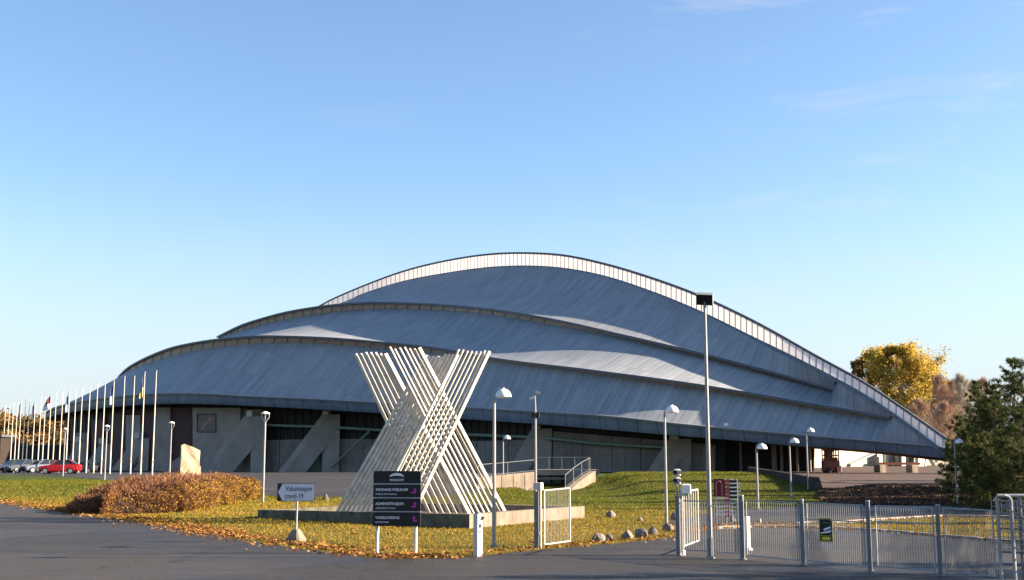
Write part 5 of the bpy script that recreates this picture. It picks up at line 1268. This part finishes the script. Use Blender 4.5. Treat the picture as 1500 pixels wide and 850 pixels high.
# hedge
def hedge():
    s = empty('hedge', G(240, 745), 'long russet and yellow autumn hedge in front of the standing stone', 'hedge')
    # centre line in plan from base points
    ctrl = [G(163, 751), G(182, 751), G(215, 748), G(270, 739), G(316, 731), G(335, 728)]
    topy = [729, 717, 705, 701, 700, 704]
    hts = [P(x, y, c.y).z-c.z for c, x, y in zip(ctrl, (163, 182, 215, 270, 316, 335), topy)]
    C = np.array(ctrl); T = np.linspace(0, len(C)-1, 60); ip = lambda arr, t: np.interp(t, np.arange(len(C)), arr)
    def ctr(t): return np.stack([ip(C[:, 0], t), ip(C[:, 1], t), ip(C[:, 2], t)], -1)
    Hh = np.array(hts)
    def hgt(t): return ip(Hh, t)
    wid = np.array([1.5, 2.1, 2.3, 2.4, 2.3, 1.7])
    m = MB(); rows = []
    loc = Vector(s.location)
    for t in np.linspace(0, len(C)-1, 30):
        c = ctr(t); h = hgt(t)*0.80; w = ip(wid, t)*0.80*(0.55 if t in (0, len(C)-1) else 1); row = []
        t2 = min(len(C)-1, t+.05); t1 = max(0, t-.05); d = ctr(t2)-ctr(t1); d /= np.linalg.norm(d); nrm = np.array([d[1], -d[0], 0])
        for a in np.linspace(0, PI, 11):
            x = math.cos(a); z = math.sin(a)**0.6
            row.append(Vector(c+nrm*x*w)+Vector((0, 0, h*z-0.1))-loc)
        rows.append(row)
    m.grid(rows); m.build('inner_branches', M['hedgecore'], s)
    n = 80000
    t = RNG.uniform(0, len(C)-1, n); ends = (t < 0.25) | (t > len(C)-1.25)
    a = RNG.uniform(-0.12, PI+0.1, n); a = np.where(RNG.uniform(0, 1, n) < 0.4, RNG.uniform(-0.15, 1.0, n), a); rad = RNG.uniform(0.8, 1.02, n)
    d = ctr(np.minimum(len(C)-1, t+.05))-ctr(np.maximum(0, t-.05)); d /= np.linalg.norm(d, axis=1)[:, None]; nrm = np.stack([d[:, 1], -d[:, 0], 0*t], 1)
    endf = np.clip(np.minimum(t+0.15, len(C)-1-t+0.15)/0.7, 0, 1)**0.5
    lump = 1+0.10*np.sin(t*9)+0.07*np.sin(t*23+1)+0.05*np.sin(a*7+t*5)
    w = ip(wid, t)*(0.35+0.65*endf)*lump; h = hgt(t)*(0.55+0.45*endf)*lump
    pos = ctr(t)+nrm*(np.cos(a)*w*rad)[:, None]; pos[:, 2] += h*np.abs(np.sin(a))**0.6*rad+0.02
    outd = nrm*np.cos(a)[:, None]+np.array([0, 0, 1])*(0.35+np.sin(a))[:, None]
    dirs = outd+RNG.normal(size=(n, 3))*0.5; dirs *= (RNG.uniform(0.06, 0.22, n)/np.linalg.norm(dirs, axis=1))[:, None]
    # rounded near end
    m_ = 13000; b_ = RNG.uniform(-1.7, 1.7, m_); el = np.arcsin(RNG.uniform(0.0, 1.0, m_)); d0 = ctr(0.1)-ctr(0.0); d0 /= np.linalg.norm(d0); n0 = np.array([d0[1], -d0[0], 0])
    hor = -d0*np.cos(b_)[:, None]+n0*np.sin(b_)[:, None]; rr = RNG.uniform(0.8, 1.03, m_)*(1+0.1*np.sin(b_*5)+0.07*np.sin(el*9))
    p2 = ctr(0.0)+hor*(wid[0]*np.cos(el)**0.6*rr)[:, None]; p2[:, 2] += hgt(0.0)*np.sin(el)**0.7*rr
    q2 = hor*np.cos(el)[:, None]+np.array([0, 0, 1])*(0.35+np.sin(el))[:, None]+RNG.normal(size=(m_, 3))*0.5; q2 *= (RNG.uniform(0.06, 0.22, m_)/np.linalg.norm(q2, axis=1))[:, None]
    pos = np.concatenate([pos, p2]); dirs = np.concatenate([dirs, q2]); t = np.concatenate([t, np.zeros(m_)]); a = np.concatenate([a, np.clip(el, 0.05, 1.5)]); n += m_
    low = np.sin(a) < 0.75
    isleaf = (RNG.uniform(0, 1, n) < np.where(low, np.interp(t, [0, 1, 2, 3, 5], [0.12, 0.25, 0.55, 0.7, 0.8]), np.interp(t, [0, 2, 3.5, 5], [0.05, 0.1, 0.25, 0.4])))
    tw = ~isleaf; lp = np.array(loc)
    v, f = blades(np.repeat(pos[tw], 2, 0)-lp+RNG.normal(size=(2*tw.sum(), 3))*0.05, np.repeat(dirs[tw], 2, 0)+RNG.normal(size=(2*tw.sum(), 3))*0.04, 0.016); mesh_np('twigs', v, f, M['hedgetwig'], s)
    v, f = quads(np.repeat(pos[isleaf], 2, 0)-lp+RNG.normal(size=(2*isleaf.sum(), 3))*0.07, 0.038, 1.3); mesh_np('leaves', v, f, M['hedgeleaf'], s)
hedge()

# grass blades, leaf litter
def lawn_points(n, x0, x1, y0, y1, avoid):
    X = RNG.uniform(x0, x1, n); Y = y0+(y1-y0)*RNG.uniform(0, 1, n)**1.25
    k = np.abs(X) < Y*0.455+2
    X, Y = X[k], Y[k]
    bad = np.zeros(len(X), bool)
    for p in avoid: bad |= inside_np(X, Y, p)
    return X[~bad], Y[~bad]
RINGP = [NP, RP, BP, LP]
avoid = [ROAD, BACK, PARK, RINGP, COURT]
X, Y = lawn_points(640000, -42, 32, 27, 96, avoid)
Z = np.array([H(x, y) for x, y in zip(X, Y)])
bs = np.stack([X, Y, Z-0.005], 1); d = RNG.normal(size=(len(X), 3))*0.55+np.array([0, 0, 1.0])
d *= ((0.032+0.0008*Y)*RNG.uniform(0.5, 1.3, len(X))/np.linalg.norm(d, axis=1))[:, None]
v, f = blades(bs, d, 0.0001); w_ = (0.005+0.00022*Y)
b2 = RNG.normal(size=(len(X), 3)); b2[:, 2] = 0; b2 /= np.linalg.norm(b2, axis=1)[:, None]
v = np.stack([bs-b2*w_[:, None], bs+b2*w_[:, None], bs+d], 1).reshape(-1, 3)
green = (Y+RNG.normal(0, 5, len(Y))+np.where(X < -8, -12, 0)) > 52
for nm, sel, mt, lb in (('lawn_grass', ~green, 'grassblade', 'short golden autumn grass of the lawn near the road'), ('green_grass', green, 'grassgreen', 'short green grass of the mound and the farther lawns')):
    vv = v.reshape(-1, 3, 3)[sel].reshape(-1, 3); tag(mesh_np(nm, vv, np.arange(len(vv)).reshape(-1, 3), M[mt]), lb, 'grass', kind='stuff')
# fallen leaves: thick along the road edges, thin over the lawn
def litter():
    P_ = []
    def along(pts, n, spread, side=0.0):
        pts = [Vector((p[0], p[1])) for p in pts]; segs = [(a, b, (b-a).length) for a, b in zip(pts[:-1], pts[1:])]; tot = sum(q[2] for q in segs)
        for a, b, L in segs:
            k = int(n*L/tot); u = RNG.uniform(0, 1, k); o = RNG.normal(0, spread, k)+side; dd = (b-a).normalized(); nn = Vector((-dd.y, dd.x))
            P_.append(np.stack([a.x+(b.x-a.x)*u+nn.x*o, a.y+(b.y-a.y)*u+nn.y*o], 1))
    e = edge_w
    along(e[0:8], 9000, 0.6, 0.5); along(e[6:16], 6500, 0.45, 0.4); along(e[14:22], 1200, 0.4, 0.35); along(e[22:], 3500, 0.35, 0.35)
    along(back_w[8:], 5000, 0.3, 0.1)
    X, Y = lawn_points(2500, -30, 4, 27, 46, [PARK, RINGP, ROAD, BACK]); P_.append(np.stack([X, Y], 1))
    xy = np.concatenate(P_)
    cl_ = np.sin(xy[:, 0]*1.9+1.3*np.sin(xy[:, 1]*1.1))*np.sin(xy[:, 1]*2.3+np.sin(xy[:, 0]*0.9)*1.7)+0.5*np.sin(xy[:, 0]*5.1+xy[:, 1]*3.7)
    xy = xy[cl_+RNG.normal(0, 0.45, len(xy)) > -0.15]; z = np.array([H(x, y) for x, y in xy])+0.03+RNG.uniform(0, 0.04, len(xy))
    dirs = RNG.normal(size=(len(xy), 3)); dirs[:, 2] *= 0.3
    v, f = quads(np.column_stack([xy, z]), 0.030*RNG.uniform(0.5, 1.7, len(xy)), 1.25, 0, dirs); tag(mesh_np('fallen_leaves', v, f, M['fallen']), 'orange and brown fallen leaves along the road edges and on the lawn', 'leaves', kind='stuff')
litter()
# brown ground cover shrubs on the bank in front of the court
n = 90000; X = RNG.uniform(16.3, 33, n); Y = RNG.uniform(57.5, 70.3, n); k = (X > Y*0.262-0.2) & (X < Y*0.40); X, Y = X[k], Y[k]
Z = np.array([H(x, y) for x, y in zip(X, Y)])+RNG.uniform(0, 0.13, len(X))
v, f = quads(np.stack([X, Y, Z], 1), 0.05, 1.6); tag(mesh_np('ground_cover', v, f, M['heather']), 'brown low shrubs covering the bank in front of the court', 'ground cover', kind='stuff')

# trees standing to the right of the view (their shadows reach the road and the lawns)
def side_pine(x, y, h, cw, seed, lab):
    pine(Vector((x, y, 0)), h, cw, lab, seed, 'needle', 0.06, 16, 0.8, group='pines beside the road on the right')
for i, (x, y, h, cw) in enumerate([(23, 5, 13.4, 7.0), (24, 9, 14.4, 7.2), (23, 13, 13.2, 7.0), (24, 17, 14.0, 7.2), (23, 20.5, 12.2, 6.0), (24, 23.5, 9.5, 5.0), (25, 26, 8.0, 4.0)]):
    side_pine(x, y, h, cw, 80+i, 'pine standing outside the view beside the road on the right')
for i, (x, y, h, cw) in enumerate([(28, 54.0, 9.6, 3.2), (26, 42.4, 7.4, 2.2), (31, 61, 11.5, 4.2), (34, 69, 12.5, 5.0), (38, 77, 13.5, 5.4), (42, 85, 14.5, 5.4), (26, 48.0, 8.0, 1.8)]):
    pine(Vector((x, y, 0)), h, cw, 'pine of the group outside the view behind the turnstile', 110+i, 'needle', 0.06, 14, 0.7, group='pines outside the view behind the turnstile')

# ------------------------------------------------------------------ light, sky, camera
SUN_EL, SUN_AZ = R(21.5), R(-0.5)      # azimuth measured from +X towards +Y
sd = Vector((math.cos(SUN_EL)*math.cos(SUN_AZ), math.cos(SUN_EL)*math.sin(SUN_AZ), math.sin(SUN_EL)))
ld = bpy.data.lights.new('sun', 'SUN'); ld.energy = 4.9; ld.angle = R(0.5); ld.color = (1.0, 0.81, 0.60)
lo_ = bpy.data.objects.new('sun', ld); COL.objects.link(lo_); lo_.rotation_euler = (-sd).to_track_quat('-Z', 'Y').to_euler()
w = bpy.data.worlds.new('World'); S.world = w; w.use_nodes = True
nt = w.node_tree; bg = nt.nodes['Background']
sky = nt.nodes.new('ShaderNodeTexSky'); sky.sky_type = 'NISHITA'; sky.sun_disc = False
sky.sun_elevation = SUN_EL; sky.sun_rotation = PI/2-SUN_AZ; sky.altitude = 120; sky.air_density = 1.0; sky.dust_density = 1.0; sky.ozone_density = 2.4
# faint cirrus and a low cloud bank
tc = nt.nodes.new('ShaderNodeTexCoord')
mp = nt.nodes.new('ShaderNodeMapping'); mp.inputs['Scale'].default_value = (3.0, 3.0, 13.0); mp.inputs['Rotation'].default_value = (0, R(-14), 0); nt.links.new(tc.outputs['Generated'], mp.inputs['Vector'])
nz = nt.nodes.new('ShaderNodeTexNoise'); nz.inputs['Scale'].default_value = 2.2; nz.inputs['Detail'].default_value = 7; nz.inputs['Roughness'].default_value = 0.62; nz.inputs['Distortion'].default_value = 0.7
nt.links.new(mp.outputs[0], nz.inputs['Vector'])
rp = nt.nodes.new('ShaderNodeValToRGB'); rp.color_ramp.elements[0].position = 0.55; rp.color_ramp.elements[0].color = (0, 0, 0, 1); rp.color_ramp.elements[1].position = 0.82; rp.color_ramp.elements[1].color = (0.42, 0.42, 0.42, 1)
nt.links.new(nz.outputs['Fac'], rp.inputs['Fac'])
mx = nt.nodes.new('ShaderNodeMix'); mx.data_type = 'RGBA'; sx = nt.nodes.new('ShaderNodeSeparateXYZ'); nt.links.new(tc.outputs['Generated'], sx.inputs[0])
def mapr(sock, a, b, c, d):
    m = nt.nodes.new('ShaderNodeMapRange'); m.interpolation_type = 'SMOOTHSTEP'; nt.links.new(sock, m.inputs[0])
    for k, vv in enumerate((a, b, c, d)): m.inputs[k+1].default_value = vv
    return m.outputs[0]
def mul(a, b):
    m = nt.nodes.new('ShaderNodeMath'); m.operation = 'MULTIPLY'; nt.links.new(a, m.inputs[0]); nt.links.new(b, m.inputs[1]); return m.outputs[0]
nt.links.new(mul(rp.outputs[0], mapr(sx.outputs[0], -0.02, 0.2, 0.1, 1.0)), mx.inputs[0]); tint = nt.nodes.new('ShaderNodeMix'); tint.data_type = 'RGBA'; tint.blend_type = 'MULTIPLY'; tint.inputs[0].default_value = 1.0; nt.links.new(sky.outputs[0], tint.inputs[6]); tint.inputs[7].default_value = (0.92, 0.985, 1.04, 1)
nt.links.new(tint.outputs[2], mx.inputs[6]); mx.inputs[7].default_value = (3.4, 3.3, 3.4, 1)
mh = nt.nodes.new('ShaderNodeMix'); mh.data_type = 'RGBA'; nt.links.new(mapr(sx.outputs[2], 0.0, 0.24, 0.9, 0.0), mh.inputs[0]); nt.links.new(mx.outputs[2], mh.inputs[6]); mh.inputs[7].default_value = (3.0, 3.35, 3.6, 1)
nt.links.new(mh.outputs[2], bg.inputs['Color']); bg.inputs['Strength'].default_value = 0.055
cd = bpy.data.cameras.new('camera'); cd.sensor_width = 36; cd.sensor_fit = 'HORIZONTAL'; cd.lens = 36*F/1500; cd.clip_end = 20000; cd.clip_start = 0.1
co = bpy.data.objects.new('camera', cd); COL.objects.link(co); co.location = (0, 0, CH); co.rotation_euler = (PI/2+PITCH, 0, 0); S.camera = co
S.view_settings.view_transform = 'Standard'; S.view_settings.look = 'None'; S.view_settings.gamma = 1; S.view_settings.exposure = 2.22
S.render.engine = 'CYCLES'; S.render.resolution_x = 1024; S.render.resolution_y = 580
